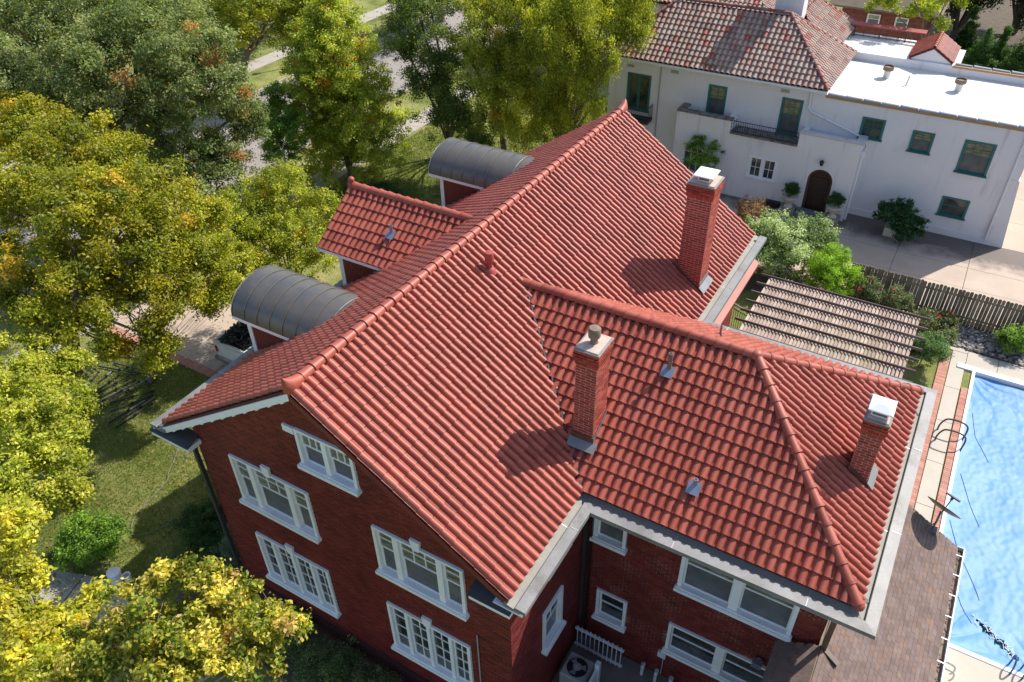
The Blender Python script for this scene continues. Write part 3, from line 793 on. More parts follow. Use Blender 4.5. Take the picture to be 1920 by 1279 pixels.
g = gable_windows
window(house, GO, GA, GN, *g['att'], [(1, 3, 1, 0), (1, 3, 1, 0)], mull=.14)
window(house, GO, GA, GN, *g['ul'], U3, key=True); window(house, GO, GA, GN, *g['ur'], U3, key=True)
window(house, GO, GA, GN, *g['ll'], U3c, key=True, cas=True, mull=.10); window(house, GO, GA, GN, *g['lr'], U3c, key=True, cas=True, mull=.10)
b = MB(); b.box(-.82, -.50, GY - .06, GY + .05, 8.92, 9.12); b.build('lintel_block', M['white'], house)
g = wing_windows; WO = (0, 4.15, 0)
window(house, WO, GA, GN, *g['small'], [(1, 1, 0, 0)], blinds=True)
window(house, WO, GA, GN, *g['big'], [(1, 1, 0, 0), (1, 1, 0, 0)], mull=.22, fr=.1)
window(house, WO, GA, GN, *g['mid'], [(1, 1, 0, 0)], blinds=False)
window(house, WO, GA, GN, *g['low'], [(1, 1, 0, 0), (1, 1, 0, 0)], mull=.22, blinds=False)
window(house, (WXR, 0, 0), (0, 1, 0), (1, 0, 0), *side_w, [(1, 2, 2, 0)], blinds=False)
window(house, (WXR, 0, 0), (0, 1, 0), (1, 0, 0), 1.9, 3.0, 5.55, 6.9, [(1, 1, 0, 0)])
window(house, (WXR, 0, 0), (0, 1, 0), (1, 0, 0), 12.4, 13.4, 4.6, 6.2, [(1, 1, 0, 0)])
# downspouts
def downspout(pts, mat, w=.10, d=.08, par=house, nm='downspout'):
    b = MB()
    for p, q in zip(pts, pts[1:]): b.bar(p, q, w, d, up=(.01, 1, 0) if abs(p[2] - q[2]) > .3 else (0, 0, 1))
    return b.build(nm, mat, par)
M['brownpipe'] = simple('brown downspout', (.10, .058, .035), .5, .2)
downspout([(11.17, 4.0, 6.9), (11.17, 4.0, 4.55), (11.55, 3.85, 4.42)], M['brownpipe'], .12, .10)
downspout([(-4.62, .28, 6.8), (-4.62, .28, .2)], M['darkmetal'], .11, .10)
downspout([(WXR + .08, 3.98, 6.9), (WXR + .08, 3.98, .9)], M['darkmetal'], .10, .10)
downspout([(WXR + .22, 4.05, 6.9), (WXR + .22, 4.05, .2)], M['black'], .05, .05)
b = MB(); b.tube([(4.12, GY - .04, 4.6), (4.12, GY - .04, .9)], .018, 6); b.build('conduit', M['acgrey'], house)

# low brown shingle roof over the rear porch -------------------------------
LR = thing('porch', 'low porch roof of brown asphalt shingles beside the pool, with a box gutter', 'porch roof', (12.5, 4, 0))
XE, ZE, YE = 13.72, 3.02, 10.05; XW_ = 11.06; ZR_ = ZE + (XE - XW_) * .60
sl_ = Vector((XW_ - XE, 0, ZR_ - ZE)); SLl = sl_.length; us = sl_.normalized(); ns = Vector((us.z, 0, -us.x))
if ns.z < 0: ns = -ns
b = MB()
b.prism([(XE, YE, ZE), (XW_, YE, ZR_), (XW_, YE, ZR_ - .16), (XE, YE, ZE - .16)], (0, -16, 0)); 
b.prism([(XW_ + .02, 4.0, ZR_ - .005), (10.2, 4.0, ZR_ - .55), (10.2, 4.0, ZR_ - .70), (XW_ + .02, 4.0, ZR_ - .16)], (0, -10, 0))
lrf = b.build('roof', M['brownroof'], LR)
sh = Pieces(); shp = MB().box(-.083, .083, -.02, .16, 0, .010); shp = ([Vector(v) for v in shp.v], shp.f)
nrow = int(SLl / .12)
for j in range(nrow):
    for i in range(90):
        y = YE - .01 - (i + (.5 if j % 2 else 0)) * .17 - .08
        if y < -4.2: continue
        c = Vector((XE, y, ZE)) + us * (j * .12) + ns * (.004 + rng.random() * .006)
        a = Vector((0, 1, 0)); tilt = (ns + us * -.05).normalized(); u2 = tilt.cross(a)
        if u2.dot(us) < 0: u2 = -u2
        sh.put(shp, frame_m(c, a, u2, a.cross(u2)), lrf)
# west slope facing the yard
u3 = Vector((1, 0, .65)).normalized(); n3 = Vector((-.65, 0, 1)).normalized()
for j in range(8):
    for i in range(46):
        y = 4.0 - (i + (.5 if j % 2 else 0)) * .17 - .08
        c = Vector((10.2, y, ZR_ - .55)) + u3 * (j * .13) + n3 * (.004 + rng.random() * .006)
        sh.put(shp, frame_m(c, (0, -1, 0), u3, n3), lrf, None)
sh.emit('shingle', 'shingles', M['shingle'], lrf, 300)
b = MB(); b.box(XE - .16, XE - .02, -5, YE - .1, 0, ZE - .16); b.box(XW_ + .0, XE - .1, YE - .35, YE - .15, 0, ZE); b.build('wall', M['white'], LR)
b = MB()
b.box(XE + .01, XE + .03, -5, YE, ZE - .14, ZE - .02); b.box(XE + .17, XE + .20, -5, YE, ZE - .14, ZE + .02); b.box(XE + .01, XE + .2, YE, YE + .02, ZE - .14, ZE + .02)
gt = b.build('gutter', M['pvc'], LR); b = MB(); b.box(XE + .03, XE + .17, -5, YE, ZE - .14, ZE - .12); b.build('gutter_floor', M['rustmetal'], gt)
y = YE - .3
while y > -1:
    b = MB(); b.box(XE - .0, XE + .19, y - .012, y + .012, ZE - .01, ZE + .01); b.build('gutter_strap', M['solder'], gt); y -= .72
b = MB()
for k in range(150):
    y = YE - .1 - rng.random() ** 3 * 7; x = XE + .04 + rng.random() * .12; s = .03
    b.add([(x - s, y, ZE - .10), (x, y - s, ZE - .09), (x + s, y, ZE - .1), (x, y + s, ZE - .085)], [(0, 1, 2, 3)])
b.build('leaf_litter', M['rustmetal'], gt, kind='stuff')

# dormers ---------------------------------------------------------------
def barrel_dormer(yc, xf):
    hw = 1.10; zb = 8.50; rise = .82
    D = MB()
    # cheek walls as one body: box with arched front
    w2 = hw - .16; xw = xf + .42
    n = 14
    def arch(w, r, z0): return [(yc + w * math.cos(math.pi * k / n), z0 + r * math.sin(math.pi * k / n)) for k in range(n + 1)]
    poly = [(yc + w2, 6.9), ] + arch(w2, rise - .10, zb - .02) + [(yc - w2, 6.9)]
    D.prism([(xw, y, z) for y, z in poly], (3.6, 0, 0)); d = D.build('dormer', M['siding'], house)
    for s in (-1, 1):
        for k in range(24):
            x = xw + .12 + k * .10
            bb = MB(); bb.box(x + .006, x + .094, yc + s * w2 - .012, yc + s * w2 + .012, max(6.9, zr(x) - .1), zb - .04)
            if s < 0: bb.build('siding_board', M['siding'], d)
    b = MB()
    for s in (-1, 1): b.box(xw - .03, xw + .12, yc + s * (w2 + .015) - .03, yc + s * (w2 + .015) + .03, 6.9, zb)
    b.box(xw - .05, xw, yc - w2, yc - w2 + .12, 6.9, zb); b.box(xw - .05, xw, yc + w2 - .12, yc + w2, 6.9, zb); b.box(xw - .05, xw, yc - w2, yc + w2, zb - .1, zb + .05)
    b.build('corner_board', M['white'], d)
    # curved metal roof: segmental shell from xf to the slope
    outer = arch(hw, rise, zb); inner = arch(hw - .03, rise - .03, zb)
    vs = []; fs = []; K = 28
    segs = K
    for i in range(K + 1):
        for r_ in (outer, inner):
            for (y, z) in r_:
                xe = -(H0 - z + .02) / TAN + .12
                vs.append((xf + (xe - xf) * i / K, y, z))
    m_ = 2 * (n + 1)
    for i in range(K):
        for k in range(n):
            a = i * m_ + k; fs.append((a, a + 1, a + m_ + 1, a + m_)); a += n + 1; fs.append((a, a + m_, a + m_ + 1, a + 1))
        for k in (0, n): fs.append((i * m_ + k, (i + 1) * m_ + k, (i + 1) * m_ + k + n + 1, i * m_ + k + n + 1))
    for k in range(n): fs.append((k, k + n + 1, k + n + 2, k + 1))
    b = MB(); b.add(vs, fs); r = b.build('dormer_roof', M['standseam'], d, smooth=True)
    # standing seams
    x = xf + .03
    while x < -2.2:
        b = MB(); pts = [(x, y, z + .012) for (y, z) in arch(hw + .008, rise + .010, zb) if zr(x) < z + .03]
        if len(pts) > 2: b.tube(pts, .012, 5); b.build('seam', M['seam'], d)
        x += .47
    # white eave bands
    for s in (-1, 1):
        y = yc + s * hw; b = MB(); xe = -(H0 - zb) / TAN + .1
        b.box(xf - .01, xe, min(y, y - s * .14), max(y, y - s * .14), zb - .11, zb - .005); b.build('eave_band', M['white'], d)
    b = MB(); 
    for (w_, r1, w2_, r2) in ((hw, rise, hw - .10, rise - .10),):
        A = arch(w_, r1, zb); B = arch(w2_, r2, zb)
        b.prism([(xf - .012, y, z) for y, z in A] + [(xf - .012, y, z) for y, z in B[::-1]], (.05, 0, 0))
    b.build('arch_trim', M['white'], d)
    b = MB(); b.box(xw - .02, xw + .02, yc - .5, yc + .5, 7.35, 8.35); b.build('dormer_window', M['glass'], d)
    b = MB()
    for y in (-.5, 0, .5): b.box(xw - .06, xw - .02, yc + y - .04, yc + y + .04, 7.3, 8.4)
    b.box(xw - .06, xw - .02, yc - .5, yc + .5, 7.8, 7.85); b.build('dormer_sash', M['white'], d)
barrel_dormer(4.33, -5.62); barrel_dormer(14.12, -5.85)
# tiled gable dormer
yc = 8.87; ze = 8.64; hwd = 1.86; rz = 9.90; td = (rz - ze) / hwd; cd = 1 / math.hypot(1, td); sd = td * cd
b = MB(); w2 = 1.36; xw = -5.42
b.prism([(xw, yc - w2, 6.9), (xw, yc + w2, 6.9), (xw, yc + w2, ze + .2), (xw, yc, rz - .16), (xw, yc - w2, ze + .2)], (4.0, 0, 0)); d = b.build('dormer', M['siding'], house)
for k in range(22):
    x = xw + .14 + k * .11; b = MB(); b.box(x + .006, x + .104, yc - w2 - .014, yc - w2 + .01, max(6.9, zr(x) - .1), ze + .1); b.build('siding_board', M['siding'], d)
b = MB()
for s in (-1, 1): b = MB(); b.box(xw - .03, xw + .13, yc + s * (w2 + .015) - .03, yc + s * (w2 + .015) + .03, 6.9, ze + .1); b.build('corner_board', M['white'], d)
b = MB(); b.prism([(-5.78, yc - hwd + .02, ze - .03), (-5.78, yc, rz - .03), (-5.78, yc + hwd - .02, ze - .03), (-5.78, yc + hwd - .02, ze - .12), (-5.78, yc, rz - .14), (-5.78, yc - hwd + .02, ze - .12)], (4.7, 0, 0)); dr_ = b.build('dormer_roof', M['deck'], d)
b = MB()
for s in (-1, 1): b = MB(); b.box(-5.8, -3.0, *sorted((yc + s * hwd, yc + s * (hwd - .10))), ze - .14, ze - .035); b.build('eave_band', M['white'], d)
b = MB()
for s in (-1, 1):
    b.prism([(-5.83, yc, rz - .04), (-5.83, yc + s * hwd, ze - .04), (-5.83, yc + s * hwd, ze - .20), (-5.83, yc, rz - .22)], (.05, 0, 0))
b.build('rake_board', M['white'], d)
inm = lambda m: zr(m.x) < m.z + .05
tile_slope(tiles, TP, TW, TL, (-5.8, yc - hwd, ze), (1, 0, 0), (0, cd, sd), (0, -sd, cd), 22, 7, d, lambda m: inm(m) and m.y < yc - .03)
tile_slope(tiles, TP, TW, TL, (-1.0, yc + hwd, ze), (-1, 0, 0), (0, -cd, sd), (0, sd, cd), 22, 7, d, lambda m: inm(m) and m.y > yc + .03)
ridge_run(ridges, (-5.6, yc, rz + .03), (-1.25, yc, rz + .03), RP, .345, d)
b = MB(); b.lathe((-5.72, yc, rz - .1), [(.15, 0), (.15, .12), (.12, .2), (.09, .26), (.11, .32), (.09, .38), (.03, .42)], 12); b.build('ridge_end', M['ridge'], d, smooth=True)
tiles.emit('roof_tile', 'roof_tiles', M['tile'], house, 300, smooth=True)
ridges.emit('ridge_tile', 'ridge_tiles', M['ridge'], house, 300, smooth=True)

# chimneys --------------------------------------------------------------
chb = Pieces()
def chimney(x0, x1, y0, y1, zb, zt, zslope_low, cap, single):
    b = MB(); b.box(x0 + .001, x1 - .001, y0 + .001, y1 - .001, zb, zt - .05); c = b.build('chimney', M['mortar'], house)
    hc = zt - .10; n = 0
    zc0 = zb; body_top = zt - .50
    faces = (((x0, y0, 0), (1, 0, 0), (0, -1, 0), x1 - x0), ((x1, y0, 0), (0, 1, 0), (1, 0, 0), y1 - y0), ((x1, y1, 0), (-1, 0, 0), (0, 1, 0), x1 - x0), ((x0, y1, 0), (0, -1, 0), (-1, 0, 0), y1 - y0))
    for fi, (o, a, nn, L) in enumerate(faces):
        brick_field(chb, o, a, nn, 0, L, zb, body_top, [], c, gap=.018, proud=.006, half=fi % 2, single=single and fi < 2, jit=.002, BLx=L / max(2, round(L / .235)))
        # corbelled head
        for k in range(5):
            e = (.018, .034, .048, .048, .030)[k]; z = body_top + k * BH
            oo = Vector(o) - Vector(a) * e + Vector(nn) * e; LL = L + 2 * e
            brick_field(chb, oo, a, nn, 0, LL, z, z + BH - .01, [], c, gap=.016, proud=.004, half=(fi + k) % 2, single=single and fi < 2, jit=.002, BLx=LL / max(2, round(LL / .235)))
    b = MB(); b.box(x0 - .012, x1 + .012, y0 - .012, y1 + .012, body_top + .06, body_top + 5 * BH - .005); b.build('corbel_core', M['mortar'], c)
    zt2 = body_top + 5 * BH
    b = MB(); b.box(x0 - .05, x1 + .05, y0 - .05, y1 + .05, zt2, zt2 + .045)
    b.prism([(x0 - .02, y0 - .02, zt2 + .045), (x1 + .02, y0 - .02, zt2 + .045), (x1 + .02, y1 + .02, zt2 + .045), (x0 - .02, y1 + .02, zt2 + .045)], (0, 0, .02))
    b.build('cap_slab', M['concrete_cap'], c, bevel=.008)
    z = zt2 + .065; cx, cy = (x0 + x1) / 2, (y0 + y1) / 2
    if cap == 'round':
        b = MB(); b.lathe((cx, cy, z), [(.10, 0), (.085, .05), (.085, .22)], 14); b.build('flue_collar', M['rustmetal'], c, smooth=True)
        b = MB(); b.lathe((cx, cy, z + .17), [(.135, 0), (.14, .02), (.14, .21), (.12, .235), (.02, .25)], 18); b.build('vent_cap', M['rustmetal'], c, smooth=True)
    else:
        w, dd = (.24, .27) if cap == 'big' else (.20, .22)
        b = MB(); b.box(cx - .15, cx + .15, cy - .17, cy + .17, z, z + .13); fl = b.build('flue', M['rustmetal'], c)
        b = MB(); b.box(cx - .17, cx + .17, cy - .19, cy + .19, z + .0, z + .03)
        for sx in (-1, 1):
            for sy in (-1, 1): b.box(cx + sx * .16 - .012, cx + sx * .16 + .012, cy + sy * .18 - .012, cy + sy * .18 + .012, z + .03, z + .24)
        b.build('cap_frame', M['capwhite'], c)
        zz = z + .20
        b = MB(); vs = [(cx - w - .05, cy - dd - .05, zz), (cx + w + .05, cy - dd - .05, zz), (cx + w + .05, cy + dd + .05, zz), (cx - w - .05, cy + dd + .05, zz), (cx - .07, cy - .10, zz + .10), (cx + .07, cy - .10, zz + .10), (cx + .07, cy + .10, zz + .10), (cx - .07, cy + .10, zz + .10)]
        vs += [(x, y, zz - .03) for x, y, _ in vs[:4]]
        b.add(vs, [(0, 1, 5, 4), (1, 2, 6, 5), (2, 3, 7, 6), (3, 0, 4, 7), (4, 5, 6, 7), (0, 8, 9, 1), (1, 9, 10, 2), (2, 10, 11, 3), (3, 11, 8, 0), (8, 11, 10, 9)]); b.build('hood', M['capwhite'], c)
    return c
def flash(c, pts, mat, nm='flashing', th=.012):
    b = MB(); a = Vector(pts[1]) - Vector(pts[0]); q = Vector(pts[2]) - Vector(pts[1]); n = a.cross(q).normalized() * th
    b.prism(pts, n); b.build(nm, mat, c)
# middle (on the wing slope by the valley)
zs = lambda y: E0 + tw_ * (y - yv)
c = chimney(4.50, 5.02, 4.27, 4.95, 7.6, 10.66, 0, 'round', True)
b = MB(); b.box(4.47, 5.05, 4.235, 4.262, 7.7, 8.08); b.build('step_flashing', M['brownflash'], c)
b = MB(); b.prism([(5.035, 4.24, 7.75), (5.035, 4.98, 8.2), (5.035, 4.98, 8.42), (5.035, 4.24, 8.02)], (.01, 0, 0)); b.build('side_flashing', M['lead'], c)
flash(c, [(4.44, 4.26, 7.93), (5.16, 4.26, 7.93), (5.16, 4.02, 7.80), (4.44, 4.02, 7.80)], M['lead'], 'apron')
# tall one on the right slope at the back
c = chimney(4.10, 4.84, 12.06, 12.80, 7.3, 11.06, 0, 'big', True)
b = MB(); b.prism([(4.07, 12.03, zr(4.07) - .1), (4.87, 12.03, zr(4.87) - .1), (4.87, 12.03, zr(4.87) + .16), (4.40, 12.03, zr(4.40) + .2), (4.07, 12.03, zr(4.07) + .26)], (0, .015, 0)); b.build('step_flashing', M['brownflash'], c)
flash(c, [(4.865, 12.0, zr(4.865) + .22), (4.865, 12.84, zr(4.865) + .22), (5.04, 12.84, zr(5.04) + .17), (5.04, 12.0, zr(5.04) + .17)], M['lead'], 'apron')
b = MB(); b.box(4.845, 4.86, 12.05, 12.81, 7.4, 7.75); b.build('side_flashing', M['lead'], c)
# by the pool gutter on the hip end
ze_ = lambda x: E0 + th_ * (WX - x)
c = chimney(10.42, 10.86, 6.33, 6.95, 7.45, 9.62, 0, 'small', True)
b = MB(); b.prism([(10.40, 6.30, ze_(10.4) - .1), (10.88, 6.30, ze_(10.88) - .1), (10.88, 6.30, ze_(10.88) + .22), (10.40, 6.30, ze_(10.4) + .22)], (0, .015, 0)); b.build('step_flashing', M['brownflash'], c)
flash(c, [(10.885, 6.27, ze_(10.885) + .22), (10.885, 6.99, ze_(10.885) + .22), (11.03, 6.99, ze_(11.03) + .17), (11.03, 6.27, ze_(11.03) + .17)], M['lead'], 'apron')
b = MB(); b.lathe((10.40, 6.95, 9.60), [(.06, 0), (.07, .10), (.04, .12)], 8); b.build('mortar_lump', M['concrete_cap'], c)
chb.emit('brick', 'chimney_bricks', M['chimbrick'], house, 300)
wb = wallbricks.emit('brick', 'bricks', M['brick'], house, 0)
# roof vents
def vent(x, y, zf, nrm, h, r, mat, plate, hat=None, par=roof):
    z = zf; n = Vector(nrm).normalized(); t = n.orthogonal(); t = Vector((0, 1, 0)) if abs(n.x) > .1 else Vector((1, 0, 0)); s = n.cross(t).normalized(); t = s.cross(n).normalized()
    p = Vector((x, y, z)) + n * .145
    b = MB(); b.tube([(x, y, z - .1), (x, y, z + h)], r, 12)
    if hat: b.lathe((x, y, z + h - .10), [(r * 1.1, 0), (hat, .03), (hat, .26), (hat * .9, .29), (.01, .30)], 16); b.lathe((x, y, z), [(r * 2.4, -.02), (r * 1.9, .10), (r, .16)], 14)
    v = b.build('vent_pipe', mat, par, smooth=True)
    if plate:
        b = MB(); q = [p + t * a_ * plate + s * c_ * plate for a_, c_ in ((-1, -1), (1, -1), (1, 1), (-1, 1))]; b.prism(q, n * .012)
        b.build('vent_flashing', M['bluegrey'], v)
    if not hat:
        b = MB(); b.tube([(x, y, z + h - .02), (x, y, z + h + .003)], r * .75, 10); b.build('vent_opening', M['black'], v)
    return v
vent(.86, 6.52, zr(.86), (sn, 0, cs), .42, .075, M['redpaint'], 0, hat=.12)
vent(6.03, 6.21, zs(6.21), (0, -sw, cw), .62, .055, M['rustmetal'], .15, par=wroof)
vent(7.58, 4.23, zs(4.23), (0, -sw, cw), .34, .05, M['bluegrey'], .15, par=wroof)
vent(-3.46, 7.86, rz - td * (yc - 7.86), (0, -sd, cd), .40, .05, M['bluegrey'], .14, par=d)
vent(6.55, 8.5, E0 + tw_ * (yf - 8.5), (0, sw, cw), .42, .03, M['bluegrey'], .10, par=wroof)
# small tiled porch roof under the far right eave
b = MB(); b.prism([(5.04, 11.6, 6.02), (5.04, 17.1, 6.02), (5.50, 17.1, 5.80), (5.50, 11.6, 5.80)], (0, 0, .08)); pr_ = b.build('side_roof', M['tile'], house)
b = MB(); b.prism([(5.42, 13.4, 5.79), (5.42, 17.05, 5.79), (5.06, 17.05, 5.2), (5.06, 14.6, 5.2)], (.02, 0, .0)); b.build('side_fascia', M['white'], house)

# ================================================================= THE WHITE STUCCO HOUSE
wh = thing('stucco_house', 'white two storey stucco house with weathered tile hip roof, teal windows and white flat roof', 'house', (2, 36, 0))
YM, YB = 33.7, 32.6
b = MB()
WW = [(-6.95, -5.52, 3.38, 5.50), (-2.19, -1.16, 3.95, 5.62), (1.78, 2.88, 3.64, 5.62), (5.86, 6.98, 4.26, 5.36), (8.28, 9.30, 4.04, 5.14), (10.62, 12.0, 3.46, 5.14)]
W7 = (10.50, 11.78, 1.06, 2.12)
wall_holes(b, (0, YM, 0), (1, 0, 0), (0, -1, 0), -8.1, 3.9, 0, 6.25, [HOLE(h) for h in WW[:3]], .3)
wall_holes(b, (0, YM, 0), (1, 0, 0), (0, -1, 0), 3.9, 10.45, 0, 6.08, [HOLE(h) for h in WW[3:5]], .3)
wall_holes(b, (0, YM, 0), (1, 0, 0), (0, -1, 0), 10.45, 12.1, 0, 3.3, [HOLE(W7)], .3)
wall_holes(b, (0, YM, 0), (1, 0, 0), (0, -1, 0), 10.45, 12.1, 3.3, 6.08, [HOLE(WW[5])], .3)
b.box(12.1, 13.4, YM, YM + .3, 0, 6.08); b.box(-8.1, -7.8, YM + .3, 39.4, 0, 6.25); b.box(13.1, 13.4, YM + .3, 40.2, 0, 6.05); b.box(-8.1, 13.4, 40.0, 40.3, 0, 6.0)
b.box(3.9, 13.4, 39.7, 39.98, 6.0, 6.52)
w1 = b.build('wall', M['stucco'], wh)
b = MB(); b.box(-8.13, 13.43, YM - .035, YM - .001, 0, .38); b.build('plinth', M['stucco'], wh)
b = MB(); b.prism([(13.05, YM - .03, 0), (13.85, YM - .03, 0), (13.45, YM - .03, 3.6), (13.05, YM - .03, 3.6)], (0, .6, 0)); b.build('buttress', M['stucco'], wh)
# front block with its arched door and arched window: walls built round the openings
def arch_wall(x0, x1, y0, y1, z1, ax0, ax1, aspring, az0, rise, par, nm='wall'):
    cx = (ax0 + ax1) / 2; r = (ax1 - ax0) / 2; n = 14
    pts = [(x0, 0), (ax0, 0)] if az0 <= .02 else None
    arc = [(cx - r * math.cos(math.pi * k / n), aspring + rise * math.sin(math.pi * k / n)) for k in range(n + 1)]
    bb = MB()
    bb.prism([(x0, y0, 0), (ax0, y0, 0), (ax0, y0, z1), (x0, y0, z1)], (0, y1 - y0, 0)); bb.prism([(ax1, y0, 0), (x1, y0, 0), (x1, y0, z1), (ax1, y0, z1)], (0, y1 - y0, 0))
    if az0 > .02: bb.prism([(ax0, y0, 0), (ax1, y0, 0), (ax1, y0, az0), (ax0, y0, az0)], (0, y1 - y0, 0))
    for (p, q) in zip(arc, arc[1:]):
        bb.prism([(p[0], y0, p[1]), (q[0], y0, q[1]), (q[0], y0, z1), (p[0], y0, z1)], (0, y1 - y0, 0))
    return bb.build(nm, M['stucco'], par), arc
D0, D1_ = 4.08, 5.36
lw, larc = arch_wall(-3.42, -.38, YB, YB + .35, 4.28, -2.75, -1.72, 2.0, .95, .52, wh)
rw, rarc = arch_wall(3.22, 6.32, YB, YB + .35, 4.33, D0, D1_, 1.98, 0., .66, wh)
b = MB(); wall_holes(b, (0, YB + .003, 0), (1, 0, 0), (0, -1, 0), -.38, 3.22, 0, 3.62, [HOLE((.88, 2.42, 1.40, 2.62))], .35); b.build('wall', M['stucco'], wh)
for q in ((-3.42, -3.1, 0, 4.28), (6.0, 6.32, 0, 4.33), (-.7, -.385, 3, 4.28), (3.225, 3.5, 3, 4.33)): b = MB(); b.box(q[0], q[1], YB + .35, YM - .01, q[2], q[3]); b.build('wall', M['stucco'], wh)
mossy = simple('mossy coping', (.22, .19, .17), .95, .35, 5, dirt_tint=((.05, .045, .045), .45, .8))
b = MB(); b.box(-3.46, -.34, YB - .04, YB + .38, 4.28, 4.36); b.box(-3.46, -3.05, YB + .38, YM - .01, 4.28, 4.36); b.box(-3.1, -.38, YB + .4, YM - .02, 3.95, 4.02); b.build('coping', mossy, wh)
b = MB(); b.box(3.18, 6.36, YB - .04, YB + .38, 4.33, 4.41); b.box(5.96, 6.36, YB + .38, YM - .01, 4.33, 4.41); b.box(3.5, 6.0, YB + .4, YM - .02, 3.95, 4.02); b.build('coping', simple('stucco coping', (.55, .52, .50), .9, .1, 3, dirt_tint=((.2, .18, .17), .55, .7)), wh)
b = MB(); b.box(-.38, 3.22, YB - .10, YB + .30, 3.625, 3.70); b.box(-.38, 3.22, YB + .30, YM - .01, 3.60, 3.66); b.build('balcony_ledge', mossy, wh)
def railing(o, a, L, z0, z1, par, step=.12, rad=.011, nm='balcony_rail', mat='iron'):
    a = Vector(a); o = Vector(o); r_ = MB()
    for z in (z0 + .06, z1): r_.bar(o + Vector((0, 0, z)), o + a * L + Vector((0, 0, z)), .03, .03)
    ro = r_.build(nm, M[mat], par); n = int(L / step)
    for k in range(n + 1):
        p = o + a * (L * k / n); q = MB(); q.tube([p + Vector((0, 0, z0)), p + Vector((0, 0, z1))], rad, 5); q.build('baluster', M[mat], ro)
    return ro
railing((-.36, YB + .02, 0), (1, 0, 0), 3.56, 3.70, 4.32, wh)
b = MB(); b.box(D0 + .0, D1_, YB + .30, YB + .34, 0, 2.7); dn = b.build('door', M['wood'], wh)
b = MB()
for k in range(8): b.box(D0 + .06 + k * .145, D0 + .06 + k * .145 + .135, YB + .27, YB + .30, .05, 2.05)
b.build('door_board', M['wood'], dn, kind='stuff')
b = MB(); A = rarc; B = [(D0 + (D1_ - D0) / 2 + (x - (D0 + D1_) / 2) * .82, 1.98 + (z - 1.98) * .82) for x, z in rarc]
b.prism([(D0, YB + .1, 0)] + [(x, YB + .1, z) for x, z in A] + [(D1_, YB + .1, 0), (D1_ - .115, YB + .1, 0)] + [(x, YB + .1, z) for x, z in B[::-1]] + [(D0 + .115, YB + .1, 0)], (0, .16, 0)); b.build('door_frame', simple('brown door frame', (.11, .045, .03), .6, .2), dn)
b = MB(); b.box(-2.8, -1.68, YB + .2, YB + .24, .9, 2.6); aw = b.build('window', M['glass'], wh)
b = MB()
for x in (-2.42, -2.05): b.box(x - .02, x + .02, YB + .17, YB + .2, .95, 2.5)
b.box(-2.75, -1.72, YB + .17, YB + .2, 1.5, 1.54); b.box(-2.75, -1.72, YB + .17, YB + .2, 2.0, 2.04); b.build('window_frame', M['white'], aw)
def sconce(x, y, z):
    b = MB(); b.bar((x, y, z), (x, y - .18, z + .06), .03, .03); b.lathe((x, y - .2, z - .22), [(.05, 0), (.09, .06), (.10, .2), (.13, .22), (.03, .32)], 8); b.build('wall_lantern', M['iron'], wh)
sconce(-1.78, YB, 3.12); sconce(4.63, YB, 3.15)
# windows
SO = (0, YM, 0)
kw = dict(frame='teal', fr=.10, depth=.03, sill=.07)
window(wh, SO, GA, GN, -6.95, -5.52, 3.38, 5.50, [(1, 1, 1, 0), (1, 1, 1, 0)], cas=True, mull=.08, **kw)
window(wh, SO, GA, GN, -2.19, -1.16, 3.95, 5.62, [(1, 2, 1, 0)], **kw)
window(wh, SO, GA, GN, 1.78, 2.88, 3.64, 5.62, [(1, 3, 2, 0)], **kw)
window(wh, SO, GA, GN, 5.86, 6.98, 4.26, 5.36, [(1, 4, 4, 0)], cas=True, **kw)
window(wh, SO, GA, GN, 8.28, 9.30, 4.04, 5.14, [(1, 2, 1, 0)], **kw)
window(wh, SO, GA, GN, 10.62, 12.0, 3.46, 5.14, [(1, 3, 2, 0)], **kw)
window(wh, SO, GA, GN, 10.50, 11.78, 1.06, 2.12, [(1, 1, 0, 0)], blinds=False, **kw)
window(wh, (0, YB, 0), GA, GN, .88, 2.42, 1.40, 2.62, [(1, 2, 2, 0), (1, 2, 2, 0)], cas=True, frame='white', fr=.12, mull=.16, sill=.06, depth=.03)
# small left balcony
b = MB(); b.box(-7.05, -5.25, 33.0, YM, 2.95, 3.12); b.prism([(-6.9, 33.15, 2.95), (-5.4, 33.15, 2.95), (-5.5, YM, 2.6), (-6.8, YM, 2.6)], (0, 0, .02)); b.build('balcony_ledge', M['darkmetal'], wh)
railing((-7.02, 33.03, 0), (1, 0, 0), 1.74, 3.12, 3.92, wh); railing((-5.28, 33.05, 0), (0, 1, 0), .62, 3.12, 3.92, wh)
for x in (-1.0 + -3.2, 2.0 - .15, ):
    b = MB(); b.box(x - .22, x + .22, YM - .02, YM, 5.86, 6.02); b.build('wall_vent', M['acgrey'], wh)
b = MB(); b.box(-7.0, -6.6, YM - .02, YM, 5.80, 5.94); b.build('wall_vent', M['acgrey'], wh)
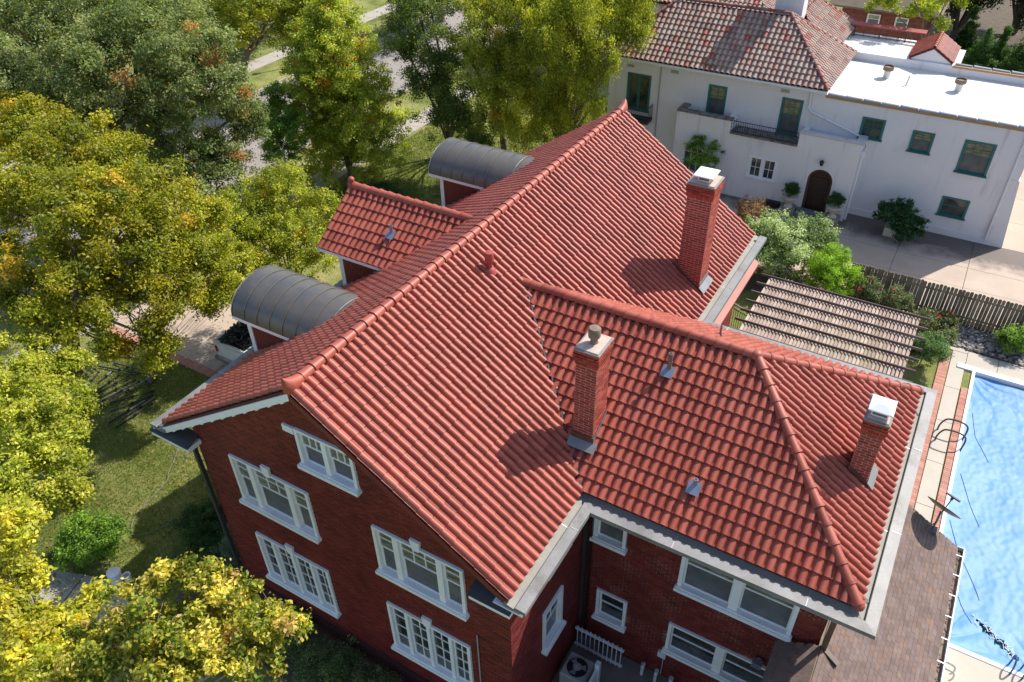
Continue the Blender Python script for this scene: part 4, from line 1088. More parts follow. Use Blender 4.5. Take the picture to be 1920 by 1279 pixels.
# downpipes
def pipe(pts, r, mat, par, nm='downspout'):
    b = MB(); b.tube(pts, r, 8); return b.build(nm, mat, par, smooth=True)
pipe([(3.16, YM - .1, 6.2), (3.2, YM - .09, 5.35), (3.35, YM - .09, 5.15), (6.15, YM - .09, 4.30), (6.38, YM - .09, 4.05), (6.4, YM - .09, 3.9), (6.40, YB + .1, 3.75)], .055, M['stucco'], wh)
b = MB(); b.box(6.33, 6.53, YB - .02, YB + .2, 3.72, 3.95); b.build('rain_head', M['stucco'], wh)
pipe([(6.42, YB + .08, 3.75), (6.40, YB + .08, .15)], .055, M['stucco'], wh)
pipe([(-2.45, YM - .06, 6.22), (-4.9, YM - .06, 6.2), (-4.98, YM - .06, 6.1), (-4.98, YM - .06, .1)], .03, M['acgrey'], wh, 'conduit')
pipe([(13.0, YM - .08, 5.9), (13.0, YM - .08, .3)], .05, M['stucco'], wh)
# hip roof
HE, HX0, HX1, HY0, HY1, HP = 6.45, -8.45, 3.95, 33.30, 39.60, .78
hd = (HY1 - HY0) / 2; HZ = HE + HP * hd; hyc = (HY0 + HY1) / 2
def hip_roof(x0, x1, y0, y1, ze, pitch, mat, par, axis='x'):
    b = MB(); 
    if axis == 'x':
        d = (y1 - y0) / 2; r0, r1 = (x0 + d, (y0 + y1) / 2), (x1 - d, (y0 + y1) / 2)
    else:
        d = (x1 - x0) / 2; r0, r1 = ((x0 + x1) / 2, y0 + d), ((x0 + x1) / 2, y1 - d)
    z = ze + pitch * d
    vs = [(x0, y0, ze), (x1, y0, ze), (x1, y1, ze), (x0, y1, ze), (*r0, z), (*r1, z)]
    lo = [(a, c, ze - .12) for a, c, _ in vs[:4]]
    F = [(0, 1, 5, 4), (1, 2, 5), (2, 3, 4, 5), (3, 0, 4)] if axis == 'x' else [(0, 1, 4), (1, 2, 5, 4), (2, 3, 5), (3, 0, 4, 5)]
    F += [(6, 7, 1, 0), (7, 8, 2, 1), (8, 9, 3, 2), (9, 6, 0, 3), (9, 8, 7, 6)]
    b.add(vs + lo, F); return b.build('roof', mat, par), vs
wr_, hv = hip_roof(HX0 + .03, HX1 - .03, HY0 + .03, HY1 - .03, HE - .02, HP, M['deck'], wh)
OT = Pieces(); OR = Pieces()
OW, OL = .285, .345
OTP = tile_proto(OW, OL + .04, .115, .05); ORP = halfpipe_proto(.13, .11, .42)
ch_ = 1 / math.hypot(1, HP); sh_ = HP * ch_
d45 = Vector((1, 1, 0)).normalized()
def hip_tiles(x0, x1, y0, y1, ze, pitch, par, sides, single_ok=True):
    c_ = 1 / math.hypot(1, pitch); s_ = pitch * c_
    n1 = Vector((1, 1, 0)).normalized(); n2 = Vector((-1, 1, 0)).normalized()
    SW, SE, NW, NE = Vector((x0, y0, 0)), Vector((x1, y0, 0)), Vector((x0, y1, 0)), Vector((x1, y1, 0))
    # outward plane normals seen from each slope
    specs = {'S': ((x0, y0, ze), (1, 0, 0), (0, c_, s_), (0, -s_, c_), x1 - x0, [(SW, n2), (SE, n1)]),
             'E': ((x1, y0, ze), (0, 1, 0), (-c_, 0, s_), (s_, 0, c_), y1 - y0, [(SE, -n1), (NE, n2 * -1 if False else Vector((-1, 1, 0)).normalized())]),
             'N': ((x1, y1, ze), (-1, 0, 0), (0, -c_, s_), (0, s_, c_), x1 - x0, [(NE, Vector((1, -1, 0)).normalized()), (NW, -n1)]),
             'W': ((x0, y1, ze), (0, -1, 0), (c_, 0, s_), (-s_, 0, c_), y1 - y0, [(NW, n1 * 1.0), (SW, Vector((1, -1, 0)).normalized())])}
    d = min(x1 - x0, y1 - y0) / 2; rows = int(d / c_ / OL) + 1
    for k in sides:
        o, a, u, n, L, cl = specs[k]
        mid_lim = (lambda m, k=k: (m.y < (y0 + y1) / 2 - .03 if k == 'S' else m.y > (y0 + y1) / 2 + .03 if k == 'N' else m.x > (x0 + x1) / 2 + .03 if k == 'E' else m.x < (x0 + x1) / 2 - .03))
        tile_slope(OT, OTP, OW, OL, o, a, u, n, int(L / OW) + 1, rows, par, lambda m, cl=cl, f=mid_lim: f(m) and all((m - c).dot(nn) < .25 for c, nn in cl), cl)
hip_tiles(HX0, HX1, HY0, HY1, HE, HP, wr_, 'SEW')
for k, (x, y) in enumerate(((HX0, HY0), (HX1, HY0), (HX1, HY1), (HX0, HY1))):
    ex = HX0 + hd if x == HX0 else HX1 - hd
    ridge_run(OR, (x, y, HE + .06), (ex, hyc, HZ + .06), ORP, .38, wr_)
ridge_run(OR, (HX0 + hd, hyc, HZ + .06), (HX1 - hd, hyc, HZ + .06), ORP, .38, wr_)
b = MB(); b.box(HX0 - .08, HX1, HY0 - .10, HY0 + .02, HE - .12, HE - .03); b.build('gutter', M['white'], wh)
b = MB(); b.box(HX0, HX1 - .05, HY0 + .03, YM, HE - .22, HE - .14); b.build('soffit', M['stucco'], wh)
# rear wings
wv, _ = hip_roof(-1.3, 3.07, 36.6, 43.9, 6.75, .80, M['deck'], wh, 'y')
hip_tiles(-1.3, 3.07, 36.6, 43.9, 6.75, .80, wv, 'EN')
ridge_run(OR, (.885, 38.8, 8.56), (.885, 41.7, 8.56), ORP, .38, wv); ridge_run(OR, (3.07, 43.9, 6.82), (.885, 41.7, 8.56), ORP, .38, wv)
b = MB(); b.box(-1.1, 2.9, 39.6, 43.7, 0, 6.7); b.build('wall', M['stucco'], wh)
b = MB()
wv2, _ = hip_roof(-9.5, -1.45, 41.2, 47.5, 7.3, .6, M['deck'], wh, 'x'); hip_tiles(-9.5, -1.45, 41.2, 47.5, 7.3, .6, wv2, 'SE')
b = MB(); b.box(-9.3, -1.7, 41.5, 47.2, 0, 7.2); b.build('wall', M['stucco'], wh)
OT.emit('roof_tile', 'roof_tiles', M['oldtile'], wh, 300, smooth=True); OR.emit('ridge_tile', 'ridge_tiles', M['oldridge'], wh, 300, smooth=True)
b = MB(); b.box(-.36, 1.12, 37.6, 38.55, 7.0, 11.6); cw_ = b.build('chimney', M['stucco'], wh); b = MB(); b.box(-.45, 1.2, 37.5, 38.65, 11.6, 11.75); b.build('cap_slab', M['concrete_cap'], cw_)
# flat roof, parapet coping, orange fascia
b = MB(); b.prism([(3.4, YM + .18, 6.02), (13.2, YM + .18, 6.02), (13.2, 39.75, 6.02), (3.4, 39.75, 6.02)], (0, 0, .08)); b.build('flat_roof', M['whiteroof'], wh)
b = MB(); b.box(3.9, 13.45, YM - .06, YM - .005, 5.98, 6.12); b.build('fascia', M['copper'], wh)
b = MB(); b.box(8.9, 13.45, 39.60, 39.70, 6.46, 6.56); b.build('fascia', M['copper'], wh)
CP = Pieces(); cpp = halfpipe_proto(.135, .11, .80, n=7)
ridge_run(CP, (3.98, YM + .06, 6.10), (13.4, YM + .06, 6.10), cpp, .86, wh); ridge_run(CP, (9.0, 39.84, 6.54), (13.4, 39.84, 6.54), cpp, .86, wh)
CP.emit('coping_tile', 'coping_tiles', M['copingtile'], wh, 300, smooth=True)
def roofvent(x, y):
    b = MB(); b.lathe((x, y, 6.1), [(.17, 0), (.17, .42)], 16); v = b.build('roof_vent', M['whiteroof'], wh, smooth=True)
    b = MB(); b.lathe((x, y, 6.48), [(.20, 0), (.27, .03), (.27, .23), (.24, .23), (.24, .15), (.02, .15)], 18); b.build('vent_hood', M['rustmetal'], v, smooth=True)
roofvent(6.05, 37.6); roofvent(9.55, 37.3)
b = MB(); b.tube([(7.15, 36.9, 6.1), (7.2, 36.95, 6.62)], .045, 8); b.build('vent_pipe', M['whiteroof'], wh, smooth=True)
# roof terrace with red coping, iron rail and small gabled roof
b = MB(); b.prism([(2.9, 39.99, 6.30), (9.2, 39.99, 6.30), (9.2, 43.0, 6.30), (2.9, 43.0, 6.30)], (0, 0, .12)); b.build('terrace', M['whiteroof'], wh)
b = MB(); b.box(2.9, 7.3, 42.98, 43.2, 0, 6.5); b.build('wall', M['stucco'], wh)
ra = railing((3.1, 42.85, 0), (1, 0, 0), 3.8, 6.42, 6.98, wh, .6, .014, 'terrace_rail', 'darkmetal')
b = MB(); b.prism([(2.95, 42.80, 7.0), (7.0, 42.80, 7.0), (7.0, 43.12, 7.10), (2.95, 43.12, 7.10)], (0, 0, .06)); b.build('terrace_canopy', M['redpaint'], wh)
for x in (3.2, 4.6, 6.0): b = MB(); b.box(x - .03, x + .03, 42.83, 42.89, 6.42, 7.0); b.build('post', M['darkmetal'], wh)
b = MB(); gx, gy0, gy1, gw, gz, gr = 7.78, 39.85, 42.6, 1.08, 6.62, .66
b.prism([(gx - gw + .1, gy0, 6.3), (gx + gw - .1, gy0, 6.3), (gx + gw - .1, gy0, gz), (gx, gy0, gz + gr - .06), (gx - gw + .1, gy0, gz)], (0, 2.6, 0)); sg = b.build('stair_house', M['stucco'], wh)
GT = Pieces(); gtp = tile_proto(.19, .34, .06)
ct = 1 / math.hypot(1, gr / gw); st_ = gr / gw * ct
b = MB(); b.prism([(gx - gw, gy0 - .1, gz), (gx, gy0 - .1, gz + gr), (gx + gw, gy0 - .1, gz), (gx + gw, gy0 - .1, gz - .07), (gx, gy0 - .1, gz + gr - .08), (gx - gw, gy0 - .1, gz - .07)], (0, gy1 - gy0 + .1, 0)); b.build('deck', M['deck'], sg)
tile_slope(GT, gtp, .19, .30, (gx + gw, gy0 - .1, gz), (0, 1, 0), (-ct, 0, st_), (st_, 0, ct), 15, 4, sg, lambda m: True)
tile_slope(GT, gtp, .19, .30, (gx - gw, gy1, gz), (0, -1, 0), (ct, 0, st_), (-st_, 0, ct), 15, 4, sg, lambda m: True)
ridge_run(GT, (gx, gy0 - .08, gz + gr + .02), (gx, gy1, gz + gr + .02), halfpipe_proto(.10, .085, .34, n=7), .3, sg)
GT.emit('small_tile', 'small_tiles', M['tile'], sg, 0, smooth=True)
# door step and pedestals
b = MB(); b.box(3.85, 5.6, 31.95, YB + .0, 0, .16); b.box(3.95, 5.5, 32.25, YB - .005, .16, .30); b.build('doorstep', M['bluestone'], wh)
for x in (3.48, 5.80):
    b = MB(); b.box(x - .38, x + .38, 31.7, YB - .01, 0, .38); b.build('pedestal', M['stone'], wh, bevel=.02)
b = MB(); b.box(2.0, 3.0, 32.3, YB - .02, .05, .35); b.build('cellar_grate', M['iron'], wh)


LOBES = {
'T1': [(0.58, -3.1, 8.0, 0.5), (0.24, -3.87, 7.6, 0.78), (1.13, -2.9, 7.6, 0.58), (-0.59, -4.47, 7.4, 0.68), (1.63, -2.79, 7.2, 0.38), (1.05, -3.72, 7, 0.73), (-0.83, -5.12, 7, 0.67), (-0.51, -3.46, 8.2, 0.27), (-1.27, -5.62, 7, 0.51), (0.52, -4.59, 7, 0.77), (0.11, -3.04, 8.3, 0.25), (1.57, -3.16, 7, 0.37)],
'T2': [(-5.97, -3.95, 6.5, 0.69), (-5.08, -4.47, 6.2, 0.46), (-3.94, -4.19, 5, 0.4), (-3.75, -5.27, 5.5, 0.7), (-3.44, -4.76, 5, 0.48), (-4.16, -5.98, 5, 0.7), (-4.93, -5.1, 6, 0.5), (-6.21, -3.46, 6.5, 0.33), (-4.1, -3.7, 5.2, 0.19), (-4.22, -4.71, 5.6, 0.3)],
'T3': [(-11.49, 0.06, 6.5, 0.95), (-11.05, 0.69, 6, 0.68), (-9.57, -1.22, 6.5, 1.11), (-8.47, -1.21, 6, 0.66), (-7.97, -2.37, 6.3, 0.9), (-7.9, -1.25, 5.7, 0.41), (-7.51, -3.25, 6, 0.61), (-10.77, 1.14, 6, 0.33), (-9.42, -0.02, 6, 0.39), (-6.87, -1.88, 5.6, 0.31), (-7.22, -2.48, 5.8, 0.41)],
'T4': [(-20.94, 7.2, 8.5, 1.56), (-16.72, 6.71, 9, 1.44), (-16.41, 4.31, 8.3, 1.84), (-12.52, 4.22, 9, 1.61), (-13.81, 6.77, 8, 1.23), (-11.65, 5.25, 7.5, 1.25), (-12.9, 2.57, 7.6, 1.44), (-11.7, 3.53, 6.8, 1.04), (-13.39, 1.26, 6.8, 0.76), (-11.0, 4.89, 6.2, 0.72), (-24.78, 8.79, 8, 1.14), (-20.72, 8.45, 8.5, 0.96), (-11.7, 1.87, 6.6, 0.67), (-15.97, 7.61, 9, 0.78), (-11.0, 3.71, 5.4, 0.46), (-11.46, 2.93, 5.2, 0.39)],
'T4b': [(-13.16, 8.37, 6.5, 1.2), (-11.72, 7.46, 5.8, 1.02), (-12.75, 6.94, 6, 0.98), (-10.86, 6.91, 5, 0.62), (-14.06, 7.74, 6.8, 1.0), (-12.08, 6.56, 4.8, 0.55), (-12.31, 8.97, 5, 0.66), (-10.96, 3.46, 4.2, 0.33), (-10.84, 3.96, 4.6, 0.4)],
'oak': [(-27.77, 14.61, 10, 2.04), (-22.78, 14.47, 10.5, 2.26), (-19.35, 14.01, 10, 1.83), (-19.76, 15.53, 8, 1.59), (-20.0, 16.8, 6.6, 1.03), (-21.67, 11.79, 9.4, 1.93), (-25.87, 11.58, 8, 1.71), (-21.75, 13.87, 7.2, 1.6), (-21.86, 14.85, 5.2, 1.04), (-20.9, 15.46, 4.6, 1.18), (-29.9, 13.52, 10, 2.04), (-27.02, 10.94, 9, 1.44), (-23.86, 17.71, 10.2, 1.54), (-28.98, 18.02, 11, 2.69), (-32.81, 16.99, 10.8, 2.48), (-19.77, 14.21, 4, 1.15), (-19.54, 12.94, 3.8, 0.88), (-20.14, 16.1, 4.5, 0.92), (-20.32, 17.28, 5.4, 0.93), (-21.26, 12.88, 5.6, 1.11), (-22.73, 12.51, 7, 1.22), (-25.51, 10.11, 7.6, 1.19), (-23.53, 11.03, 7.4, 0.95)],
'T7': [(-13.0, 12.29, 5.8, 1.22), (-12.21, 13.34, 5, 0.91), (-13.24, 10.76, 5, 1.09), (-11.52, 11.37, 4.8, 1.08), (-11.97, 10.14, 4.2, 0.97), (-10.96, 11.5, 4, 0.77), (-13.07, 9.76, 4.2, 0.76), (-13.36, 13.1, 6.2, 0.56), (-11.26, 12.89, 4.2, 0.45), (-13.84, 10.53, 5.2, 0.87), (-13.56, 11.89, 5.6, 0.78), (-12.95, 8.86, 3.6, 0.6), (-12.08, 8.82, 3.4, 0.47)],
'T9': [(-22.92, 22.03, 4.6, 0.83), (-21.18, 20.84, 4, 0.93), (-23.11, 21.15, 3.8, 0.77), (-21.82, 20.78, 2.8, 0.77)],
'T10a': [(-16.23, 27.03, 8.5, 1.57), (-15.18, 27.27, 6.6, 1.31), (-17.16, 26.85, 7, 1.03), (-14.37, 27.42, 4.6, 1.34), (-13.37, 26.87, 3.6, 0.89), (-19.06, 28.23, 7.5, 0.85), (-17.91, 30.04, 9.5, 1.8), (-18.77, 29.02, 8.5, 0.9), (-14.77, 27.29, 3.0, 1.22), (-16.34, 27.14, 4.8, 1.21), (-13.49, 28.04, 2, 0.93)],
'T10b': [(-12.4, 26.87, 8.8, 1.36), (-11.56, 26.99, 7.4, 1.38), (-13.1, 27.04, 7, 0.99), (-10.58, 26.63, 6, 1.11), (-13.36, 28.95, 9.2, 1.41), (-11.95, 26.96, 5.5, 1.0), (-11.74, 27.08, 4, 1.02), (-13.01, 31.16, 9.8, 1.74)],
'T10c': [(-9.84, 27.88, 9.4, 1.61), (-7.64, 27.66, 10, 1.81), (-6.41, 29.26, 10, 1.1), (-8.41, 27.53, 7.6, 1.62), (-7.19, 28.38, 7.8, 1.02), (-9.8, 27.8, 5.6, 1.27), (-8.01, 28.32, 5.6, 1.07), (-5.76, 30.39, 9.8, 0.69), (-5.35, 28.34, 9, 0.47), (-4.76, 30.39, 9.8, 0.32), (-8.64, 28.06, 4.4, 1.0), (-10.82, 29.64, 10.4, 1.92), (-8.24, 30.51, 11, 2.15), (-5.49, 30.2, 11, 1.04), (-10.28, 27.01, 8, 1.22), (-6.37, 27.09, 7, 0.48), (-10.28, 28.64, 3.4, 1.13), (-11.78, 28.56, 3.6, 0.9), (-8.18, 29.75, 3.4, 0.77), (-5.82, 27.37, 7.8, 0.31), (-5.53, 26.63, 6.5, 0.24), (-5.08, 28.58, 9.6, 0.41), (-4.93, 26.89, 8.6, 0.25), (-4.43, 28.73, 9.4, 0.23)],
'T11': [(-36.13, 30.14, 6.2, 1.64), (-32.32, 29.9, 6.4, 1.76), (-31.15, 32.06, 6.0, 1.51), (-32.84, 29.2, 4.8, 1.14), (-30.75, 30.98, 4.6, 1.01), (-33.89, 32.3, 7.5, 2.17), (-30.7, 33.67, 6, 0.91), (-28.46, 32.75, 6, 1.07), (-34.84, 28.61, 5.2, 1.07), (-29.53, 33.69, 7, 1.43)],
'T12': [(4.01, 46.74, 7.4, 0.78), (6.25, 49.04, 6.8, 0.86), (6.9, 47.85, 6.4, 0.45), (5.02, 45.97, 8.6, 1.56), (7.18, 49.42, 7.6, 0.98)],
'clump': [(-2.02, 32.68, 2.6, 0.41), (-1.12, 32.07, 2.1, 0.47), (-1.88, 32.14, 1.9, 0.36), (-1.0, 32.84, 2.6, 0.29), (-1.16, 32.05, 1.3, 0.41)],
}
# ================================================================= TREES AND SHRUBS
def unit(a): return a / np.maximum(np.linalg.norm(a, axis=1, keepdims=True), 1e-9)
def leaves(name, lobes, n, size, pal, parent, clump=.42, accent=None, droop=0., flat=1., aspect=.55, seed=1, dense=1., shell=.60, inner=.3, grow=1.18, keep=None, kind=None, bright=1.5):
    """crown of separate leaves gathered in clumps through the lobes' volume"""
    r = np.random.default_rng(seed)
    cc = []; cr = []; cn = []
    tot = sum(l[3] ** 2 for l in lobes)
    for (x, y, z, R_) in lobes:
        k = max(8, int(6.5 * (R_ / clump) ** 1.9 * dense))
        d = unit(r.normal(size=(k, 3))); d[:, 2] = np.where(d[:, 2] < -.45, -d[:, 2], d[:, 2])
        rr = R_ * grow * np.where(r.random(k) < inner, r.uniform(.2, .8, k), np.clip(r.normal(.92, .16, k), .5, 1.35))
        p_ = np.array([x, y, z]) + d * rr[:, None] * np.array([1, 1, flat])
        cc.append(p_); cr.append(clump * r.uniform(.4, 1.2, k)); cn.append(d)
    cc = np.concatenate(cc); cr = np.concatenate(cr); cn = np.concatenate(cn)
    if keep is not None:
        m = keep(cc); cc, cr, cn = cc[m], cr[m], cn[m]
    w = cr ** 2; idx = r.choice(len(cc), n, p=w / w.sum())
    off = r.normal(size=(n, 3)) * .46 * cr[idx][:, None]
    off[:, 2] *= .75
    if droop: off[:, 2] -= r.random(n) ** 2 * droop
    pos = cc[idx] + off
    nrm = unit(cn[idx] * .3 + unit(off) * .3 + np.array([0, 0, .6]) + r.normal(size=(n, 3)) * .62)
    ax = unit(np.cross(nrm, r.normal(size=(n, 3)))); 
    if droop: ax = unit(ax + np.array([0, 0, -.9]))
    sd = unit(np.cross(nrm, ax)); L = size * r.uniform(.65, 1.3, n)[:, None]; Wd = L * aspect
    fold = nrm * L * .10
    V = np.empty((n, 4, 3)); V[:, 0] = pos - ax * L / 2; V[:, 1] = pos + sd * Wd / 2 + fold; V[:, 2] = pos + ax * L / 2 - fold; V[:, 3] = pos - sd * Wd / 2 + fold
    pal = np.array(pal); pc = r.random(len(cc)); kk = np.clip(pc[idx] * .75 + r.normal(size=n) * .22 + .12, 0, .999) * (len(pal) - 1)
    i0 = kk.astype(int); f = (kk - i0)[:, None]; col = pal[i0] * (1 - f) + pal[np.minimum(i0 + 1, len(pal) - 1)] * f
    if accent:
        ca = r.random(len(cc)) < accent[1]; ac = np.array(accent[0]); m = ca[idx] & (r.random(n) < .75); m |= r.random(n) < accent[1] * .5
        col[m] = ac * r.uniform(.7, 1.2, (m.sum(), 1))
    col = col * bright * r.uniform(.75, 1.25, (n, 1)) * (.8 + .4 * r.random(len(cc)))[idx][:, None]
    me = bpy.data.meshes.new(name); me.vertices.add(4 * n); me.vertices.foreach_set('co', V.reshape(-1).astype(np.float32))
    me.loops.add(4 * n); me.loops.foreach_set('vertex_index', np.arange(4 * n, dtype=np.int32))
    me.polygons.add(n); me.polygons.foreach_set('loop_start', np.arange(0, 4 * n, 4, dtype=np.int32))
    c4 = np.ones((n, 4, 4), np.float32); c4[:, :, :3] = np.clip(col, 0, 1)[:, None, :]
    at = me.attributes.new('leafcol', 'FLOAT_COLOR', 'POINT'); at.data.foreach_set('color', c4.reshape(-1))
    me.update(calc_edges=True); me.materials.append(M['leaf'])
    return link(name, me, parent, **({'kind': kind} if kind else {})), cc
def tree(name, label, cat, base, lobes, n, size, pal, group=None, tr=.22, bark='bark', trunk=True, **k):
    t = thing(name, label, cat, (base[0], base[1], 0), group)
    cr_, cc = leaves('crown' if cat in ('tree',) else 'foliage', lobes, n, size, pal, t, **k)
    if trunk:
        r = random.Random(k.get('seed', 1)); b = MB(); B = Vector((base[0], base[1], -.05))
        cen = Vector((0, 0, 0)); wsum = 0
        for l in lobes: cen += Vector(l[:3]) * l[3]; wsum += l[3]
        cen /= wsum
        zmin = min(l[2] - l[3] for l in lobes); hf = max(.35, min(zmin * .75, cen.z * .5)); top = B.lerp(Vector((cen.x, cen.y, cen.z)), .35); top.z = hf
        wob = lambda s: Vector((r.uniform(-s, s), r.uniform(-s, s), r.uniform(-s, s) * .5))
        b.tube([B, B.lerp(top, .12) + wob(tr * .1), B.lerp(top, .5) + wob(tr * .4), top], [tr * 1.5, tr * 1.08, tr * .95, tr * .85], 10)
        for l in lobes:
            c = Vector(l[:3]); m1 = top.lerp(c, .4) + Vector((0, 0, .12 * (c - top).length)) + wob(.15 * l[3]); rr = tr * .5 * min(1, .45 + l[3] * .3)
            b.tube([top - Vector((0, 0, tr)), m1, c], [rr, rr * .62, rr * .32], 6)
            near = sorted(range(len(cc)), key=lambda i: (Vector(cc[i]) - c).length)[:60]; r.shuffle(near)
            for i in near[:7]:
                e = Vector(cc[i]); b.tube([c - (c - m1) * .2, c.lerp(e, .55) + wob(.12 * l[3]), e], [rr * .28, rr * .15, rr * .05], 4)
        b.build('trunk' if cat == 'tree' else 'stem', M[bark], t, smooth=True, recalc=False)
    return t
G_OAK = [(.07, .105, .030), (.115, .15, .045), (.17, .205, .075), (.24, .27, .13)]
G_YEL = [(.12, .16, .018), (.20, .235, .022), (.31, .31, .028), (.40, .37, .04)]
G_GOLD = [(.16, .18, .02), (.32, .30, .03), (.47, .40, .045), (.60, .50, .12)]
G_MAPLE = [(.12, .15, .013), (.21, .23, .015), (.31, .30, .018), (.40, .34, .025)]
G_LIME = [(.14, .19, .016), (.22, .27, .02), (.33, .37, .035), (.46, .47, .12)]
G_DARK = [(.015, .040, .012), (.03, .065, .018), (.045, .085, .024)]
G_WILLOW = [(.10, .13, .015), (.18, .21, .02), (.28, .29, .025), (.37, .37, .045)]
G_GREEN = [(.05, .11, .015), (.09, .17, .02), (.15, .25, .03)]
G_GREY = [(.06, .09, .06), (.12, .16, .10), (.22, .26, .18)]
LB = LOBES
tree('maple_tree', 'yellow leaved tree in front of the brick gable wall at the bottom edge', 'tree', (-1.6, -5.6), LB['T1'], 36000, .095, [(.08, .13, .015), (.15, .19, .02)] + G_GOLD, 'trees in autumn leaf', .11, 'palebark', clump=.22, seed=11, grow=1.32, bright=1.4, dense=.62, inner=.4, accent=((.50, .33, .12), .05))
tree('maple_tree', 'yellow green tree leaning over the garden path in the bottom left corner', 'tree', (-5.2, -5.0), LB['T2'], 26000, .12, G_YEL[1:] + [(.50, .42, .05)], 'trees in autumn leaf', .12, clump=.24, seed=12, grow=1.05, bright=1.5, dense=.85)
tree('maple_tree', 'lime yellow tree at the left edge in front of the black poles', 'tree', (-12.6, -1.9), LB['T3'], 44000, .105, [(.15, .19, .02), (.25, .28, .03), (.36, .37, .04), (.42, .40, .06)], 'trees in autumn leaf', .15, clump=.28, seed=13, grow=1.08, bright=1.4, dense=.8)
tree('maple_tree', 'broad olive and orange tinged maple filling the left side of the lawn', 'tree', (-17.2, 3.2), LB['T4'], 150000, .115, G_MAPLE, 'trees in autumn leaf', .34, clump=.44, seed=14, bright=1.12, accent=((.52, .34, .03), .03))
tree('maple_tree', 'maple with yellow tips hanging over the driveway near the white pickup', 'tree', (-15.6, 5.6), LB['T4b'], 42000, .105, G_MAPLE[:3] + [(.26, .28, .04)], 'trees in autumn leaf', .15, clump=.38, seed=15, accent=((.50, .36, .03), .04))
tree('oak_tree', 'huge grey green oak standing beside the street in the upper left', 'tree', (-24.2, 13.2), LB['oak'], 210000, .13, G_OAK, None, .45, clump=.50, seed=16, bright=1.45, accent=((.34, .15, .04), .02))
tree('small_tree', 'bright green tree between the two left hand dormers and the oak', 'tree', (-12.6, 11.6), LB['T7'], 52000, .10, [(.11, .14, .018), (.19, .22, .02), (.27, .29, .03), (.36, .35, .04)], None, .14, clump=.32, seed=17, accent=((.5, .36, .03), .02))
cone = [(-20.2 + rng.uniform(-.35, .35), 24.1 + rng.uniform(-.35, .35), z, r_) for z, r_ in ((1.3, 2.1), (2.3, 2.6), (3.5, 2.7), (4.7, 2.5), (5.8, 2.25), (6.9, 1.9), (7.9, 1.5), (8.8, 1.1), (9.5, .7))] + [(-19.1, 23.4, 2.2, 1.1), (-21.4, 24.6, 2.4, 1.1), (-20.0, 22.9, 3.2, 1.1), (-19.0, 24.4, 4.6, .8), (-21.2, 23.6, 5.0, .8)]
tree('sweetgum_tree', 'tall cone shaped lime green tree with orange flecks beside the pavement', 'tree', (-20.2, 24.1), cone, 150000, .125, G_LIME, None, .2, clump=.42, seed=18, bright=1.35, accent=((.55, .26, .02), .035))
tree('small_tree', 'thin young tree by the street, left of the cone shaped tree', 'tree', (-22.6, 21.4), LB['T9'], 26000, .11, G_GREEN + [(.2, .28, .05)], None, .06, clump=.35, seed=19, grow=1.4)
tree('elm_tree', 'dark green tree right of the cone shaped tree, over the street', 'tree', (-17.2, 30.5), LB['T10a'], 62000, .12, [(.05, .08, .02), (.10, .14, .03), (.16, .20, .05)], 'trees behind the barrel dormer', .25, clump=.5, seed=20)
tree('elm_tree', 'lighter yellow green tree between the dark elm and the weeping one', 'tree', (-12.6, 29.5), LB['T10b'], 52000, .12, G_WILLOW + [(.30, .33, .06)], 'trees behind the barrel dormer', .22, clump=.45, seed=21, accent=((.4, .25, .03), .02))
tree('willow_tree', 'big weeping olive green tree against the left end of the white house', 'tree', (-8.6, 29.5), LB['T10c'], 170000, .12, G_WILLOW, 'trees behind the barrel dormer', .3, clump=.42, seed=22, droop=.9, aspect=.4, accent=((.33, .30, .02), .04))
tree('shade_tree', 'green tree across the street behind the lamp post', 'tree', (-38.4, 33.0), LB['T11'], 52000, .17, G_WILLOW, None, .3, clump=.6, seed=23)
tree('shade_tree', 'yellow green branches hanging before the far brick house at the top edge', 'tree', (7.2, 49.6), LB['T12'], 26000, .14, G_LIME, None, .2, clump=.4, seed=24)
tree('small_tree', 'small bright green tree beside the capped chimney before the white house', 'tree', (-1.5, 32.0), [(l[0], l[1] - .35, l[2], l[3] * 1.15) for l in LB['clump']], 5200, .10, G_GREEN + [(.22, .32, .06)], None, .04, clump=.2, seed=25)
# trees farther off that stand round the street and beyond the white house; two by the drive are added to darken the ground
far = [('dark tree at the upper left corner across the street', (-46, 16), 9, 4.6, G_OAK[:3], 60000), ('dark tree behind the shade tree at the top edge', (-44, 45), 7, 4.2, G_DARK + [(.08, .12, .03)], 40000),
       ('tall tree over the far end of the street at the top', (-33, 52), 8, 4.5, G_WILLOW[:3], 45000), ('dark tree beyond the street in the top middle', (-20, 52), 8, 4.2, G_DARK + [(.07, .11, .03)], 40000),
       ('evergreen tree right of the far brick house in deep shade', (11.5, 71), 6.0, 4.0, G_DARK, 36000), ('dark tree at the top right corner beyond the drive', (21, 74), 7, 4.5, G_DARK, 30000), ('dark spreading tree added to shade the ground between the cypresses and the drive', (7.5, 67), 5.2, 4.5, G_DARK, 42000), ('dark tree added to shade the drive at the top right', (16.5, 66), 4.8, 4.0, G_DARK, 36000), ('tree behind the left rear wing of the white house', (-12, 50), 8, 4.0, G_WILLOW[:3], 40000)]
for i, (lab, (x, y), h, rr, pal, n) in enumerate(far):
    q = random.Random(50 + i); L_ = [(x + q.uniform(-rr, rr) * .7, y + q.uniform(-rr, rr) * .7, h + q.uniform(-2.2, 1.6), rr * q.uniform(.35, .6)) for _ in range(9)]
    tree('shade_tree', lab, 'tree', (x, y), L_, n, .2, pal, 'far trees round the street', .35, clump=.7, seed=60 + i)
